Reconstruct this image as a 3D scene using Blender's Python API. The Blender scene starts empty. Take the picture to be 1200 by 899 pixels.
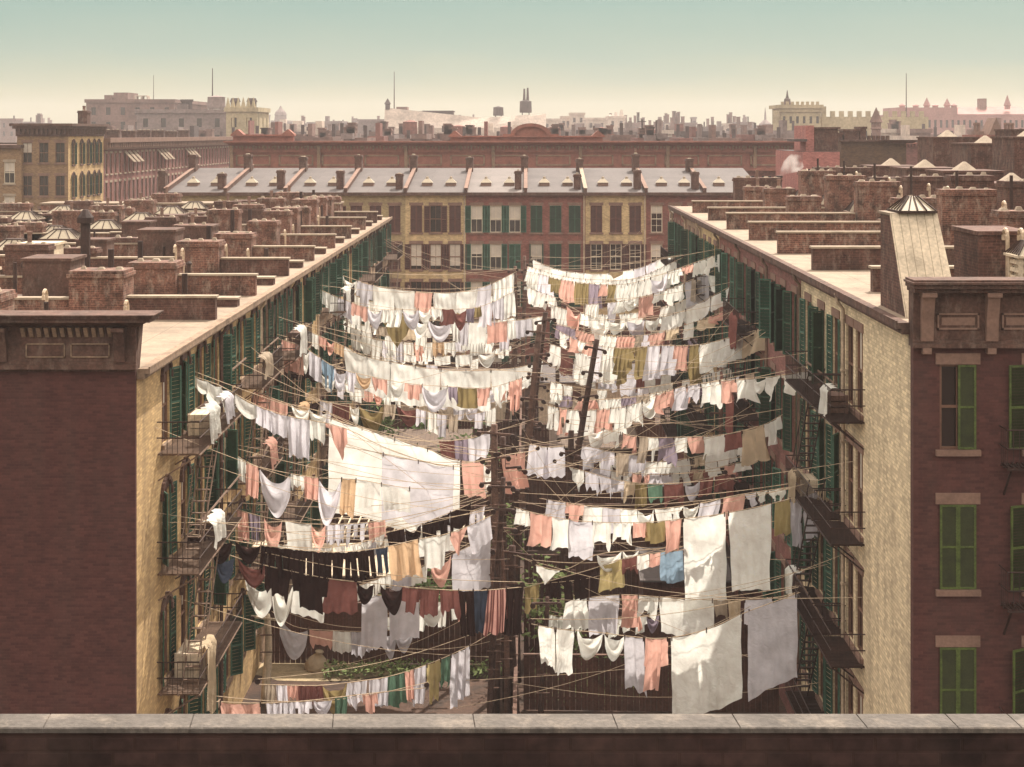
import bpy, math, random
from mathutils import Vector, Matrix, noise as mnoise
random.seed(7)
SC = bpy.context.scene
COL = SC.collection
F = 1800.0; VX = 617.0; VY = 156.0; EYE = 20.0
R = math.radians

def at(px, py, Y):
    return Vector(((px-VX)/F*Y, Y, EYE-(py-VY)/F*Y))
def zat(py, Y): return EYE-(py-VY)/F*Y
def xat(px, Y): return (px-VX)/F*Y

# ---------------------------------------------------------------- materials
def LIN(c): return lin(c)
def lin(c):
    return tuple((v/255/12.92 if v/255 <= .04045 else ((v/255+.055)/1.055)**2.4) for v in c)+(1.0,)

class NT:
    def __init__(s, m):
        s.t = m.node_tree; s.t.nodes.clear()
    def n(s, typ, **kw):
        nd = s.t.nodes.new(typ)
        for k, v in kw.items():
            if k.startswith('i_'):
                nd.inputs[k[2:].replace('_', ' ')].default_value = v
            else: setattr(nd, k, v)
        return nd
    def l(s, a, b): s.t.links.new(a, b)

def mixc(nt, fac, a, b, blend='MIX'):
    m = nt.n('ShaderNodeMix', data_type='RGBA', blend_type=blend)
    if isinstance(fac, (int, float)): m.inputs[0].default_value = fac
    else: nt.l(fac, m.inputs[0])
    for s, v in ((6, a), (7, b)):
        if isinstance(v, tuple): m.inputs[s].default_value = v
        else: nt.l(v, m.inputs[s])
    return m.outputs[2]

def mat(name, col, rough=.85, var=.25, scale=1.5, col2=None, bump=.15, brick=None, stain=0, metal=0, planks=None, spec=.3, course=.075, seam=None, pale=0):
    m = bpy.data.materials.new(name); m.use_nodes = True
    nt = NT(m)
    out = nt.n('ShaderNodeOutputMaterial'); bs = nt.n('ShaderNodeBsdfPrincipled')
    nt.l(bs.outputs[0], out.inputs[0])
    bs.inputs['Roughness'].default_value = rough
    bs.inputs['Metallic'].default_value = metal
    bs.inputs['Specular IOR Level'].default_value = spec
    geo = nt.n('ShaderNodeNewGeometry')
    uv = nt.n('ShaderNodeUVMap')
    n1 = nt.n('ShaderNodeTexNoise'); n1.inputs['Scale'].default_value = scale; n1.inputs['Detail'].default_value = 8
    n1.inputs['Roughness'].default_value = .65
    nt.l(geo.outputs['Position'], n1.inputs['Vector'])
    n2 = nt.n('ShaderNodeTexNoise'); n2.inputs['Scale'].default_value = scale*9; n2.inputs['Detail'].default_value = 4
    nt.l(geo.outputs['Position'], n2.inputs['Vector'])
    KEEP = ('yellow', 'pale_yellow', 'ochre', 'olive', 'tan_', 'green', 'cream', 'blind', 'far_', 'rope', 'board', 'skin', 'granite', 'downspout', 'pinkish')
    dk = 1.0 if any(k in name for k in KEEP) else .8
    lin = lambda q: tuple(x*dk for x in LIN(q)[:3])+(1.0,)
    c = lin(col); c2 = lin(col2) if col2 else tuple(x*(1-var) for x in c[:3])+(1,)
    chi = tuple(min(1, x*(1+var*.6)) for x in c[:3])+(1,)
    rmp = nt.n('ShaderNodeValToRGB')
    rmp.color_ramp.elements[0].position = .36; rmp.color_ramp.elements[0].color = c2
    rmp.color_ramp.elements[1].position = .66; rmp.color_ramp.elements[1].color = chi
    e = rmp.color_ramp.elements.new(.5); e.color = c
    nt.l(n1.outputs[0], rmp.inputs[0])
    colr = rmp.outputs[0]
    r2 = nt.n('ShaderNodeMapRange'); r2.inputs[1].default_value = .3; r2.inputs[2].default_value = .7
    r2.inputs[3].default_value = 1-var*.8; r2.inputs[4].default_value = 1+var*.5
    nt.l(n2.outputs[0], r2.inputs[0])
    vm = nt.n('ShaderNodeVectorMath', operation='SCALE'); nt.l(colr, vm.inputs[0]); nt.l(r2.outputs[0], vm.inputs['Scale'])
    colr = vm.outputs[0]
    height = n2.outputs[0]
    if brick:
        bt = nt.n('ShaderNodeTexBrick'); nt.l(uv.outputs[0], bt.inputs[0])
        bt.inputs['Scale'].default_value = 1; bt.inputs['Brick Width'].default_value = .22
        bt.inputs['Row Height'].default_value = course; bt.inputs['Mortar Size'].default_value = .009
        bt.inputs['Mortar Smooth'].default_value = .3; bt.inputs['Bias'].default_value = 0
        bt.inputs['Color1'].default_value = (1.0, 1.0, 1.0, 1); bt.inputs['Color2'].default_value = (.62, .6, .62, 1)
        bt.inputs['Mortar'].default_value = (brick, brick*.97, brick*.93, 1)
        colr = mixc(nt, 1.0, colr, bt.outputs[0], 'MULTIPLY')
        height = bt.outputs[1]
    if planks:
        w = nt.n('ShaderNodeTexWave', wave_type='BANDS', bands_direction='X' if planks > 0 else 'Y', wave_profile='SAW')
        w.inputs['Scale'].default_value = abs(planks); w.inputs['Distortion'].default_value = .15
        nt.l(uv.outputs[0], w.inputs[0])
        rr = nt.n('ShaderNodeValToRGB'); rr.color_ramp.elements[0].color = (.35, .33, .3, 1); rr.color_ramp.elements[1].position = .12
        rr.color_ramp.elements[1].color = (1, 1, 1, 1)
        nt.l(w.outputs[0], rr.inputs[0])
        colr = mixc(nt, 1.0, colr, rr.outputs[0], 'MULTIPLY')
    if seam:
        w = nt.n('ShaderNodeTexBrick'); nt.l(uv.outputs[0], w.inputs[0])
        w.inputs['Scale'].default_value = 1; w.inputs['Brick Width'].default_value = seam*2.2; w.inputs['Row Height'].default_value = seam
        w.inputs['Mortar Size'].default_value = .012; w.inputs['Color1'].default_value = (1, 1, 1, 1); w.inputs['Color2'].default_value = (.86, .86, .86, 1)
        w.inputs['Mortar'].default_value = (.55, .52, .5, 1)
        colr = mixc(nt, 1.0, colr, w.outputs[0], 'MULTIPLY')
    if stain:
        sx = nt.n('ShaderNodeMapping'); sx.inputs['Scale'].default_value = (1.3, 1.3, .16)
        nt.l(geo.outputs['Position'], sx.inputs[0])
        n3 = nt.n('ShaderNodeTexNoise'); n3.inputs['Scale'].default_value = 1.1; n3.inputs['Detail'].default_value = 6
        nt.l(sx.outputs[0], n3.inputs[0])
        r3 = nt.n('ShaderNodeMapRange'); r3.inputs[1].default_value = .45; r3.inputs[2].default_value = .7
        r3.inputs[3].default_value = 0; r3.inputs[4].default_value = stain
        nt.l(n3.outputs[0], r3.inputs[0])
        colr = mixc(nt, r3.outputs[0], colr, (.08, .055, .045, 1))
    if pale:
        sx = nt.n('ShaderNodeMapping'); sx.inputs['Scale'].default_value = (3.4, 3.4, 1.4); sx.inputs['Location'].default_value = (7, 3, 9)
        nt.l(geo.outputs['Position'], sx.inputs[0])
        n4 = nt.n('ShaderNodeTexNoise'); n4.inputs['Scale'].default_value = 1.2; n4.inputs['Detail'].default_value = 9; n4.inputs['Roughness'].default_value = .75
        nt.l(sx.outputs[0], n4.inputs[0])
        r4 = nt.n('ShaderNodeMapRange'); r4.inputs[1].default_value = .5; r4.inputs[2].default_value = .72; r4.inputs[3].default_value = 0; r4.inputs[4].default_value = pale
        nt.l(n4.outputs[0], r4.inputs[0])
        colr = mixc(nt, r4.outputs[0], colr, (.52, .42, .33, 1))
    nt.l(colr, bs.inputs['Base Color'])
    if bump:
        b = nt.n('ShaderNodeBump'); b.inputs['Strength'].default_value = bump; b.inputs['Distance'].default_value = .02
        if brick: b.invert = True
        nt.l(height, b.inputs['Height']); nt.l(b.outputs[0], bs.inputs['Normal'])
    return m

def cloth_mat(name, col, trans=.5, pattern=None):
    m = bpy.data.materials.new(name); m.use_nodes = True
    nt = NT(m); out = nt.n('ShaderNodeOutputMaterial')
    d = nt.n('ShaderNodeBsdfDiffuse'); t = nt.n('ShaderNodeBsdfTranslucent'); mx = nt.n('ShaderNodeMixShader')
    mx.inputs[0].default_value = trans
    geo = nt.n('ShaderNodeNewGeometry')
    n = nt.n('ShaderNodeTexNoise'); n.inputs['Scale'].default_value = 2.2; n.inputs['Detail'].default_value = 6
    nt.l(geo.outputs['Position'], n.inputs['Vector'])
    c = lin(col); rmp = nt.n('ShaderNodeValToRGB')
    rmp.color_ramp.elements[0].position = .35; rmp.color_ramp.elements[0].color = tuple(x*.86 for x in c[:3])+(1,)
    rmp.color_ramp.elements[1].position = .65; rmp.color_ramp.elements[1].color = tuple(min(1, x*1.08) for x in c[:3])+(1,)
    nt.l(n.outputs[0], rmp.inputs[0]); colr = rmp.outputs[0]
    oi = nt.n('ShaderNodeObjectInfo')
    mr = nt.n('ShaderNodeMapRange'); mr.inputs[3].default_value = .82; mr.inputs[4].default_value = 1.06
    nt.l(oi.outputs['Random'], mr.inputs[0])
    vm = nt.n('ShaderNodeVectorMath', operation='SCALE'); nt.l(colr, vm.inputs[0]); nt.l(mr.outputs[0], vm.inputs['Scale']); colr = vm.outputs[0]
    if pattern:
        uv = nt.n('ShaderNodeUVMap'); w = nt.n('ShaderNodeTexWave'); w.inputs['Scale'].default_value = 3.2
        nt.l(uv.outputs[0], w.inputs[0])
        st = nt.n('ShaderNodeMath', operation='GREATER_THAN'); st.inputs[1].default_value = .55
        nt.l(w.outputs[1], st.inputs[0])
        colr = mixc(nt, st.outputs[0], colr, lin(pattern))
    b = nt.n('ShaderNodeBump'); b.inputs['Strength'].default_value = .8; b.inputs['Distance'].default_value = .07
    nn = nt.n('ShaderNodeTexNoise'); nn.inputs['Scale'].default_value = 6; nn.inputs['Detail'].default_value = 5; nn.inputs['Distortion'].default_value = 1.2
    nt.l(geo.outputs['Position'], nn.inputs['Vector']); nt.l(nn.outputs[0], b.inputs['Height'])
    nt.l(b.outputs[0], d.inputs['Normal'])
    nt.l(colr, d.inputs[0]); nt.l(colr, t.inputs[0])
    nt.l(d.outputs[0], mx.inputs[1]); nt.l(t.outputs[0], mx.inputs[2]); nt.l(mx.outputs[0], out.inputs[0])
    return m

def glass_mat(name, col, rough=.12):
    m = bpy.data.materials.new(name); m.use_nodes = True
    b = m.node_tree.nodes['Principled BSDF']
    b.inputs['Base Color'].default_value = lin(col); b.inputs['Roughness'].default_value = rough
    b.inputs['Specular IOR Level'].default_value = .6
    return m

M = {}
def mk():
    # painted and bare brick, kept at real base values
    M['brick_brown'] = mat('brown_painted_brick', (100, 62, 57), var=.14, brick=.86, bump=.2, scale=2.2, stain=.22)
    M['brick_red'] = mat('red_brick', (158, 102, 90), var=.22, brick=.8, bump=.3, stain=.25)
    M['brick_dark'] = mat('dark_brick', (104, 72, 62), var=.4, brick=1.25, bump=.35, stain=.35, pale=.25)
    M['brick_tan'] = mat('tan_painted_brick', (170, 142, 116), var=.3, brick=.72, bump=.35, stain=.5, pale=.3)
    M['brick_yellow'] = mat('yellow_painted_brick', (208, 176, 128), var=.12, brick=.7, bump=.03, stain=.35, scale=.7)
    M['brick_pale'] = mat('pale_yellow_brick', (232, 212, 176), var=.14, brick=.62, bump=.15, stain=.3, course=.09)
    M['brick_ochre'] = mat('ochre_painted_brick', (208, 182, 138), var=.18, brick=.85, bump=.2, stain=.2)
    M['brick_olive'] = mat('olive_ochre_brick', (178, 158, 120), var=.18, brick=.85, bump=.2, stain=.25)
    M['brick_purple'] = mat('plum_painted_brick', (154, 104, 96), var=.2, brick=.8, bump=.25, stain=.25)
    M['brick_pink'] = mat('pinkish_brick', (180, 118, 110), var=.2, brick=.85, bump=.2, stain=.2)
    M['chimney_light'] = mat('weathered_chimney_brick', (128, 90, 76), var=.6, brick=1.5, bump=.5, stain=.45, scale=1.6, pale=.55)
    M['tin'] = mat('tarred_tin_roof', (162, 142, 122), var=.2, rough=.8, seam=1.1, bump=.2, stain=.25, scale=.9)
    M['roof_old'] = mat('old_felt_roof', (120, 102, 90), var=.25, rough=.85, planks=1.2, bump=.2)
    M['tin_grey'] = mat('grey_tin_roof', (104, 95, 93), var=.16, rough=.8, seam=1.6, bump=.1, scale=.5)
    M['tin_pale'] = mat('pale_tin_roof', (128, 118, 114), var=.14, rough=.8, seam=1.6, bump=.1, scale=.5)
    M['tar'] = mat('tar_edge', (70, 50, 42), var=.4, rough=.8)
    M['stone'] = mat('coping_stone', (176, 158, 138), var=.2, bump=.3, scale=2.5, stain=.12)
    M['brownstone'] = mat('brownstone_trim', (142, 112, 98), var=.2, bump=.2)
    M['cornice'] = mat('painted_metal_cornice', (100, 72, 62), var=.4, bump=.3, stain=.35, pale=.2)
    M['cornice_red'] = mat('red_brown_cornice', (160, 104, 90), var=.25, bump=.2, stain=.2)
    M['cornice_tan'] = mat('weathered_gutter', (160, 134, 112), var=.35, bump=.2, stain=.3)
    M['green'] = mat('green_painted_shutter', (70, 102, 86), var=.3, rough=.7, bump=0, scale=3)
    M['slat_green'] = mat('shadowed_green_louvre', (34, 66, 50), var=.3, rough=.8, bump=0, scale=3)  # louvre slats a deeper green than the shutter frame
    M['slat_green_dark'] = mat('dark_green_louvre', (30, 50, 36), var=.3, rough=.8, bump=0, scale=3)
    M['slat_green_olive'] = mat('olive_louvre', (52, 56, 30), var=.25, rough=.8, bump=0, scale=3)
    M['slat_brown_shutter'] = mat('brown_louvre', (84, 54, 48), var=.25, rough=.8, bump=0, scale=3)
    M['green_dark'] = mat('dark_green_shutter', (46, 76, 58), var=.35, rough=.6, bump=0, scale=3)
    M['green_olive'] = mat('olive_green_shutter', (78, 90, 44), var=.4, rough=.6, bump=0, scale=3)
    M['brown_shutter'] = mat('brown_shutter', (108, 68, 58), var=.25, rough=.7, bump=0, scale=3)
    M['white_paint'] = mat('cream_window_paint', (214, 200, 178), var=.12, rough=.6, bump=0)
    M['brown_paint'] = mat('brown_window_paint', (132, 98, 80), var=.2, rough=.6, bump=0)
    M['pane'] = glass_mat('window_pane', (40, 30, 28))
    M['pane_pale'] = mat('window_blind_cloth', (196, 184, 170), var=.1, rough=.8, bump=0)
    M['pane_grey'] = glass_mat('sky_lit_pane', (120, 112, 108), .3)  # paler, greyer glass than the plain window pane
    M['iron'] = mat('rusty_iron', (64, 44, 38), var=.4, rough=.7, bump=.1)
    M['iron_light'] = mat('pale_painted_iron', (128, 104, 88), var=.3, rough=.7, bump=.1)
    M['pipe'] = mat('downspout_metal', (184, 162, 138), var=.3, rough=.6, bump=.1)
    M['wood'] = mat('weathered_pole_wood', (116, 88, 76), var=.45, scale=3, bump=.3, stain=.4)
    M['wood_dark'] = mat('dark_pole_wood', (80, 58, 50), var=.5, scale=3, bump=.3)
    M['fence'] = mat('brown_fence_boards', (88, 58, 48), var=.35, planks=2.2, bump=.2, stain=.3)
    M['boards'] = mat('weathered_grey_boards', (206, 188, 164), var=.25, planks=1.5, bump=.2)
    M['soil'] = mat('yard_soil', (82, 60, 48), var=.4, scale=.8, col2=(60, 46, 38), bump=.4)
    M['dirt'] = mat('pale_dirt', (176, 156, 124), var=.3, scale=1.5, bump=.4)
    M['leaf'] = mat('leaf_green', (86, 104, 58), var=.45, scale=4, bump=0)
    M['leaf2'] = mat('leaf_pale', (118, 132, 78), var=.4, scale=4, bump=0)
    M['bark'] = mat('bark', (84, 62, 50), var=.4)
    M['rope'] = mat('rope', (190, 168, 142), var=.25, bump=0)
    M['glass_roof'] = mat('skylight_glass', (180, 164, 140), var=.12, rough=.35, bump=0, spec=.5)
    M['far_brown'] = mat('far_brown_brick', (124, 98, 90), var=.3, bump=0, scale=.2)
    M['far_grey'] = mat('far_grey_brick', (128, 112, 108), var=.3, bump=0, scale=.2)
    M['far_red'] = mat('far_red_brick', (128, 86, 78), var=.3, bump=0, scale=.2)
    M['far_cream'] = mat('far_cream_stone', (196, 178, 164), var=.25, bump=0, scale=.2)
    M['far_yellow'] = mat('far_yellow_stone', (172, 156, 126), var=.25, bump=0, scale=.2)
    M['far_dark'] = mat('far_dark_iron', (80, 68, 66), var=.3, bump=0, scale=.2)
    M['skin'] = mat('skin', (206, 160, 134), var=.08, bump=0)
    M['hair'] = mat('hair', (56, 38, 30), var=.2, bump=0)
CM = {}
def mkc():
    for k, c in dict(w=(252, 248, 240), g=(222, 218, 224), p=(234, 184, 168), o=(150, 132, 92), b=(146, 170, 190), m=(134, 88, 82),
                     k=(52, 36, 34), v=(160, 146, 160), n=(98, 128, 108), t=(222, 188, 152), u=(72, 80, 96), y=(192, 174, 126), c=(216, 196, 168),
                     e=(186, 170, 152)).items():
        CM[k] = cloth_mat('cloth_'+k, c, .5 if k not in 'kmu' else .2)
    CM['r'] = cloth_mat('cloth_striped', (200, 152, 142), .35, (112, 70, 66))
CN = dict(w='white', g='pale grey', p='pink', o='ochre', b='blue', m='maroon', k='black', v='mauve', n='green', t='tan orange', u='navy', y='yellow', c='cream', e='beige', r='striped pink')

# ---------------------------------------------------------------- mesh builder
class MB:
    def __init__(s): s.v = []; s.f = []
    def quad(s, a, b, c, d):
        i = len(s.v); s.v += [tuple(a), tuple(b), tuple(c), tuple(d)]; s.f.append((i, i+1, i+2, i+3)); return s
    def poly(s, pts):
        i = len(s.v); s.v += [tuple(p) for p in pts]; s.f.append(tuple(range(i, i+len(pts)))); return s
    def box(s, x0, x1, y0, y1, z0, z1):
        i = len(s.v)
        s.v += [(x0, y0, z0), (x1, y0, z0), (x1, y1, z0), (x0, y1, z0), (x0, y0, z1), (x1, y0, z1), (x1, y1, z1), (x0, y1, z1)]
        s.f += [(i, i+3, i+2, i+1), (i+4, i+5, i+6, i+7), (i, i+1, i+5, i+4), (i+1, i+2, i+6, i+5), (i+2, i+3, i+7, i+6), (i+3, i, i+4, i+7)]
        return s
    def hexa(s, b, t):      # bottom 4 points ccw, top 4 points
        i = len(s.v); s.v += [tuple(p) for p in b]+[tuple(p) for p in t]
        s.f += [(i, i+3, i+2, i+1), (i+4, i+5, i+6, i+7), (i, i+1, i+5, i+4), (i+1, i+2, i+6, i+5), (i+2, i+3, i+7, i+6), (i+3, i, i+4, i+7)]
        return s
    def pyr(s, x0, x1, y0, y1, z0, z1, k=.0):   # frustum, top scaled by k
        cx, cy = (x0+x1)/2, (y0+y1)/2
        def q(x, y): return (cx+(x-cx)*k, cy+(y-cy)*k, z1)
        return s.hexa([(x0, y0, z0), (x1, y0, z0), (x1, y1, z0), (x0, y1, z0)], [q(x0, y0), q(x1, y0), q(x1, y1), q(x0, y1)])
    def bar(s, p, q, w, h=None):
        p = Vector(p); q = Vector(q); h = h or w; d = (q-p).normalized()
        up = Vector((0, 0, 1)) if abs(d.z) < .9 else Vector((0, 1, 0))
        a = d.cross(up).normalized()*w/2; b = a.cross(d).normalized()*h/2
        return s.hexa([p-a-b, p+a-b, p+a+b, p-a+b], [q-a-b, q+a-b, q+a+b, q-a+b])
    def tube(s, pts, r, n=5, cap=True):
        pts = [Vector(p) for p in pts]; base = len(s.v); m = len(pts)
        for j, p in enumerate(pts):
            d = (pts[min(j+1, m-1)]-pts[max(j-1, 0)]).normalized()
            up = Vector((0, 0, 1)) if abs(d.z) < .9 else Vector((0, 1, 0))
            a = d.cross(up).normalized(); b = a.cross(d)
            rr = r[j] if isinstance(r, (list, tuple)) else r
            for k in range(n):
                t = 2*math.pi*k/n; s.v.append(tuple(p+(a*math.cos(t)+b*math.sin(t))*rr))
        for j in range(m-1):
            for k in range(n):
                k2 = (k+1) % n
                s.f.append((base+j*n+k, base+j*n+k2, base+(j+1)*n+k2, base+(j+1)*n+k))
        if cap:
            s.f.append(tuple(base+k for k in range(n))[::-1]); s.f.append(tuple(base+(m-1)*n+k for k in range(n)))
        return s
    def lathe(s, c, prof, n=10):
        base = len(s.v)
        for r, z in prof:
            for k in range(n):
                t = 2*math.pi*k/n; s.v.append((c[0]+r*math.cos(t), c[1]+r*math.sin(t), c[2]+z))
        for j in range(len(prof)-1):
            for k in range(n):
                k2 = (k+1) % n
                s.f.append((base+j*n+k, base+j*n+k2, base+(j+1)*n+k2, base+(j+1)*n+k))
        s.f.append(tuple(base+k for k in range(n))[::-1]); s.f.append(tuple(base+(len(prof)-1)*n+k for k in range(n)))
        return s
    def mesh(s, name, m, smooth=False, uv=True):
        me = bpy.data.meshes.new(name); me.from_pydata(s.v, [], s.f); me.materials.append(m)
        if uv:
            ul = me.uv_layers.new(name='UVMap'); buf = []
            for p in me.polygons:
                n = p.normal; ax = max(range(3), key=lambda i: abs(n[i]))
                for vi in p.vertices:
                    c = me.vertices[vi].co
                    buf += (c.y, c.z) if ax == 0 else ((c.x, c.z) if ax == 1 else (c.x, c.y))
            ul.data.foreach_set('uv', buf)
        if smooth: me.polygons.foreach_set('use_smooth', [True]*len(me.polygons))
        me.update(); return me
    def obj(s, name, m, parent=None, smooth=False, loc=None):
        return inst(name, s.mesh(name, m, smooth), parent, loc)

def inst(name, me, parent=None, loc=None, rot=None, scale=None):
    o = bpy.data.objects.new(name, me); COL.objects.link(o)
    if parent is not None: o.parent = parent
    if loc is not None: o.location = loc
    if rot is not None: o.rotation_euler = rot
    if scale is not None: o.scale = scale
    return o
def tag(o, label=None, cat=None, group=None, kind=None):
    if label: o['label'] = label
    if cat: o['category'] = cat
    if group: o['group'] = group
    if kind: o['kind'] = kind
    return o
def thing(name, label, cat, loc=(0, 0, 0), rz=0, group=None):
    o = bpy.data.objects.new(name, None); COL.objects.link(o); o.location = loc; o.rotation_euler = (0, 0, rz)
    o.empty_display_size = .3
    return tag(o, label, cat, group)

def wallgrid(mb, x0, x1, z0, z1, y, ops, dep=.16):
    """wall facing -y at plane y with real openings and reveals going +y"""
    xs = sorted({x0, x1, *[v for o in ops for v in o[:2]]}); zs = sorted({z0, z1, *[v for o in ops for v in o[2:4]]})
    xs = [v for v in xs if x0 <= v <= x1]; zs = [v for v in zs if z0 <= v <= z1]
    for a, b in zip(zs, zs[1:]):
        run = None
        for c, d in zip(xs, xs[1:]):
            mx, mz = (c+d)/2, (a+b)/2
            hole = any(o[0] < mx < o[1] and o[2] < mz < o[3] for o in ops)
            if hole:
                if run is not None: mb.quad((run, y, a), (c, y, a), (c, y, b), (run, y, b)); run = None
            elif run is None: run = c
        if run is not None: mb.quad((run, y, a), (x1, y, a), (x1, y, b), (run, y, b))
    for o in ops:
        a, b, c, d = o[:4]; e = y+dep
        mb.quad((a, y, c), (a, e, c), (b, e, c), (b, y, c)); mb.quad((a, e, d), (a, y, d), (b, y, d), (b, e, d))
        mb.quad((a, y, d), (a, e, d), (a, e, c), (a, y, c)); mb.quad((b, e, d), (b, y, d), (b, y, c), (b, e, c))

# ------------------------------------------------- window pieces (origin: bottom centre of the opening, wall plane y=0)
_cache = {}
def cached(key, fn):
    if key not in _cache: _cache[key] = fn()
    return _cache[key]
def frame_mesh(w, h, m, muntin=2):
    def f():
        b = MB(); t = .055; a = -w/2+.003; c = w/2-.003
        b.box(a, a+t, .05, .12, .003, h-.003); b.box(c-t, c, .05, .12, .003, h-.003)
        b.box(a+t, c-t, .05, .12, h-t, h-.003); b.box(a+t, c-t, .05, .12, .003, t)
        b.box(a+t, c-t, .06, .11, h*.5-.03, h*.5+.03)
        if muntin >= 2: b.box(-.014, .014, .07, .105, t, h-t)
        if muntin >= 3:
            for z in (h*.25, h*.75): b.box(a+t, c-t, .072, .103, z-.012, z+.012)
        return b.mesh('frame', M[m])
    return cached(('fr', w, h, m, muntin), f)
def pane_mesh(w, h, m): return cached(('pa', w, h, m), lambda: MB().box(-w/2+.004, w/2-.004, .125, .15, .004, h-.004).mesh('pane', M[m]))
def blind_mesh(w, h, k, m='pane_pale'): return cached(('bl', w, h, k, m), lambda: MB().box(-w/2+.06, w/2-.06, .112, .122, h*(1-k), h-.06).mesh('blind', M[m]))
def sill_mesh(w, m): return cached(('si', w, m), lambda: MB().box(-w/2-.1, w/2+.1, -.1, .05, -.14, -.002).mesh('sill', M[m]))
def lintel_mesh(w, h, m, t=.24): return cached(('li', w, h, m, t), lambda: MB().box(-w/2-.1, w/2+.1, -.035, .04, h+.002, h+t).mesh('lintel', M[m]))
def hood_mesh(w, h, m):
    def f():
        b = MB(); n = 8; r0, r1 = w/2+.02, w/2+.17
        for i in range(n):
            a0, a1 = math.pi*i/n, math.pi*(i+1)/n
            def p(r, a, y): return (r*math.cos(a), y, h-.06+r*.62*math.sin(a))
            b.hexa([p(r0, a0, -.08), p(r1, a0, -.08), p(r1, a0, .02), p(r0, a0, .02)], [p(r0, a1, -.08), p(r1, a1, -.08), p(r1, a1, .02), p(r0, a1, .02)])
        # dark arched lunette panel inside the hood
        pts = [((r0)*math.cos(math.pi*i/n), -.012, h-.06+r0*.62*math.sin(math.pi*i/n)) for i in range(n+1)]
        b.poly(pts[::-1])
        b.box(-r1-.02, -r0, -.1, .02, h-.26, h-.06); b.box(r0, r1+.02, -.1, .02, h-.26, h-.06)
        b.box(-.06, .06, -.12, .02, h-.06+r0*.62, h-.06+r1*.62+.05)
        return b.mesh('hood', M[m])
    return cached(('ho', w, h, m), f)
def shutter_mesh(w, h, m, side, slats=16):
    """hinge on the z axis; side=+1 extends +x, -1 extends -x"""
    def f():
        b = MB(); t = .05
        def bx(x0, x1, y0, y1, z0, z1):
            if side < 0: x0, x1 = -x1, -x0
            b.box(x0, x1, y0, y1, z0, z1)
        bx(0, t, -.018, .018, 0, h); bx(w-t, w, -.018, .018, 0, h)
        for z in (0, h*.5-t/2, h-t): bx(t, w-t, -.018, .018, z, z+t)
        for half in (0, 1):
            z0 = t if half == 0 else h*.5+t/2; z1 = h*.5-t/2 if half == 0 else h-t
            k = slats//2
            for i in range(k):
                z = z0+(z1-z0)*(i+.5)/k; d = (z1-z0)/k*.58
                x0, x1 = (t, w-t) if side > 0 else (-w+t, -t)
                b.hexa([(x0, -.016, z-d), (x1, -.016, z-d), (x1, -.010, z-d), (x0, -.010, z-d)], [(x0, .010, z+d*.7), (x1, .010, z+d*.7), (x1, .016, z+d*.7), (x0, .016, z+d*.7)])
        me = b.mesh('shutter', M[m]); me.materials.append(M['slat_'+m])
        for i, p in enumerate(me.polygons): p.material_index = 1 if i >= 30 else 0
        return me
    return cached(('sh', w, h, m, side, slats), f)

def add_window(par, x, y, z, w, h, frame='brown_paint', muntin=2, pane='pane', sill='brownstone', lintel='brownstone', hood=None,
               shut=None, ang=(165, 165), sh_w=None, blind=0, lt=.24, flip=False, slats=16):
    """window part with frame (itself) > pane, sill, lintel/hood, shutters"""
    o = inst('window', frame_mesh(w, h, frame, muntin), par, (x, y, z))
    if flip: o.rotation_euler = (0, 0, math.pi)
    inst('pane', pane_mesh(w, h, pane), o)
    if blind: inst('blind', blind_mesh(w, h, blind), o)
    if sill: inst('sill', sill_mesh(w, sill), o)
    if hood: inst('hood', hood_mesh(w, h, hood), o)
    elif lintel: inst('lintel', lintel_mesh(w, h, lintel, lt), o)
    if shut:
        sw = sh_w or w/2
        for side, a in ((1, ang[0]), (-1, ang[1])):
            if a is None: continue
            # closed = 0 deg (covers half of the opening), fully open = 175 deg (flat on the wall)
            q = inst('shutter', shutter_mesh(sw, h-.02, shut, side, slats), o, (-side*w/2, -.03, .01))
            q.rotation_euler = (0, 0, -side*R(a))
    return o
# ------------------------------------------------------------ roof furniture (parts of a house, local coordinates)
def chimney(par, cx, cy, z, lx, ly, h, m='chimney_light', pots=2, rng=random):
    h *= rng.uniform(.85, 1.12)
    b = MB(); x0, x1, y0, y1 = cx-lx/2, cx+lx/2, cy-ly/2, cy+ly/2
    b.box(x0, x1, y0, y1, z, z+h-.22)
    b.box(x0-.06, x1+.06, y0-.06, y1+.06, z+h-.22, z+h-.1); b.box(x0-.02, x1+.02, y0-.02, y1+.02, z+h-.1, z+h)
    c = b.obj('chimney', M[m], par)
    n = max(1, int(max(lx, ly)/.5))
    cap = MB()
    for i in range(n):      # broken mortar lumps on top
        t = (i+.5)/n
        px = cx if ly > lx else x0+lx*t; py = y0+ly*t if ly > lx else cy
        s = rng.uniform(.08, .17)
        cap.pyr(px-s, px+s, py-s, py+s, z+h-.004, z+h+rng.uniform(.05, .14), .6)
    cap.obj('mortar_cap', M['stone'], c)
    for i in range(pots):
        t = (i+1)/(pots+1)
        px = cx if ly > lx else x0+lx*t; py = y0+ly*t if ly > lx else cy
        MB().lathe((px, py, z+h-.02), [(.09, 0), (.085, rng.uniform(.25, .45)), (.11, .46), (.11, .5)], 8).obj('chimney_pot', M['brownstone'], c)
    return c
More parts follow.
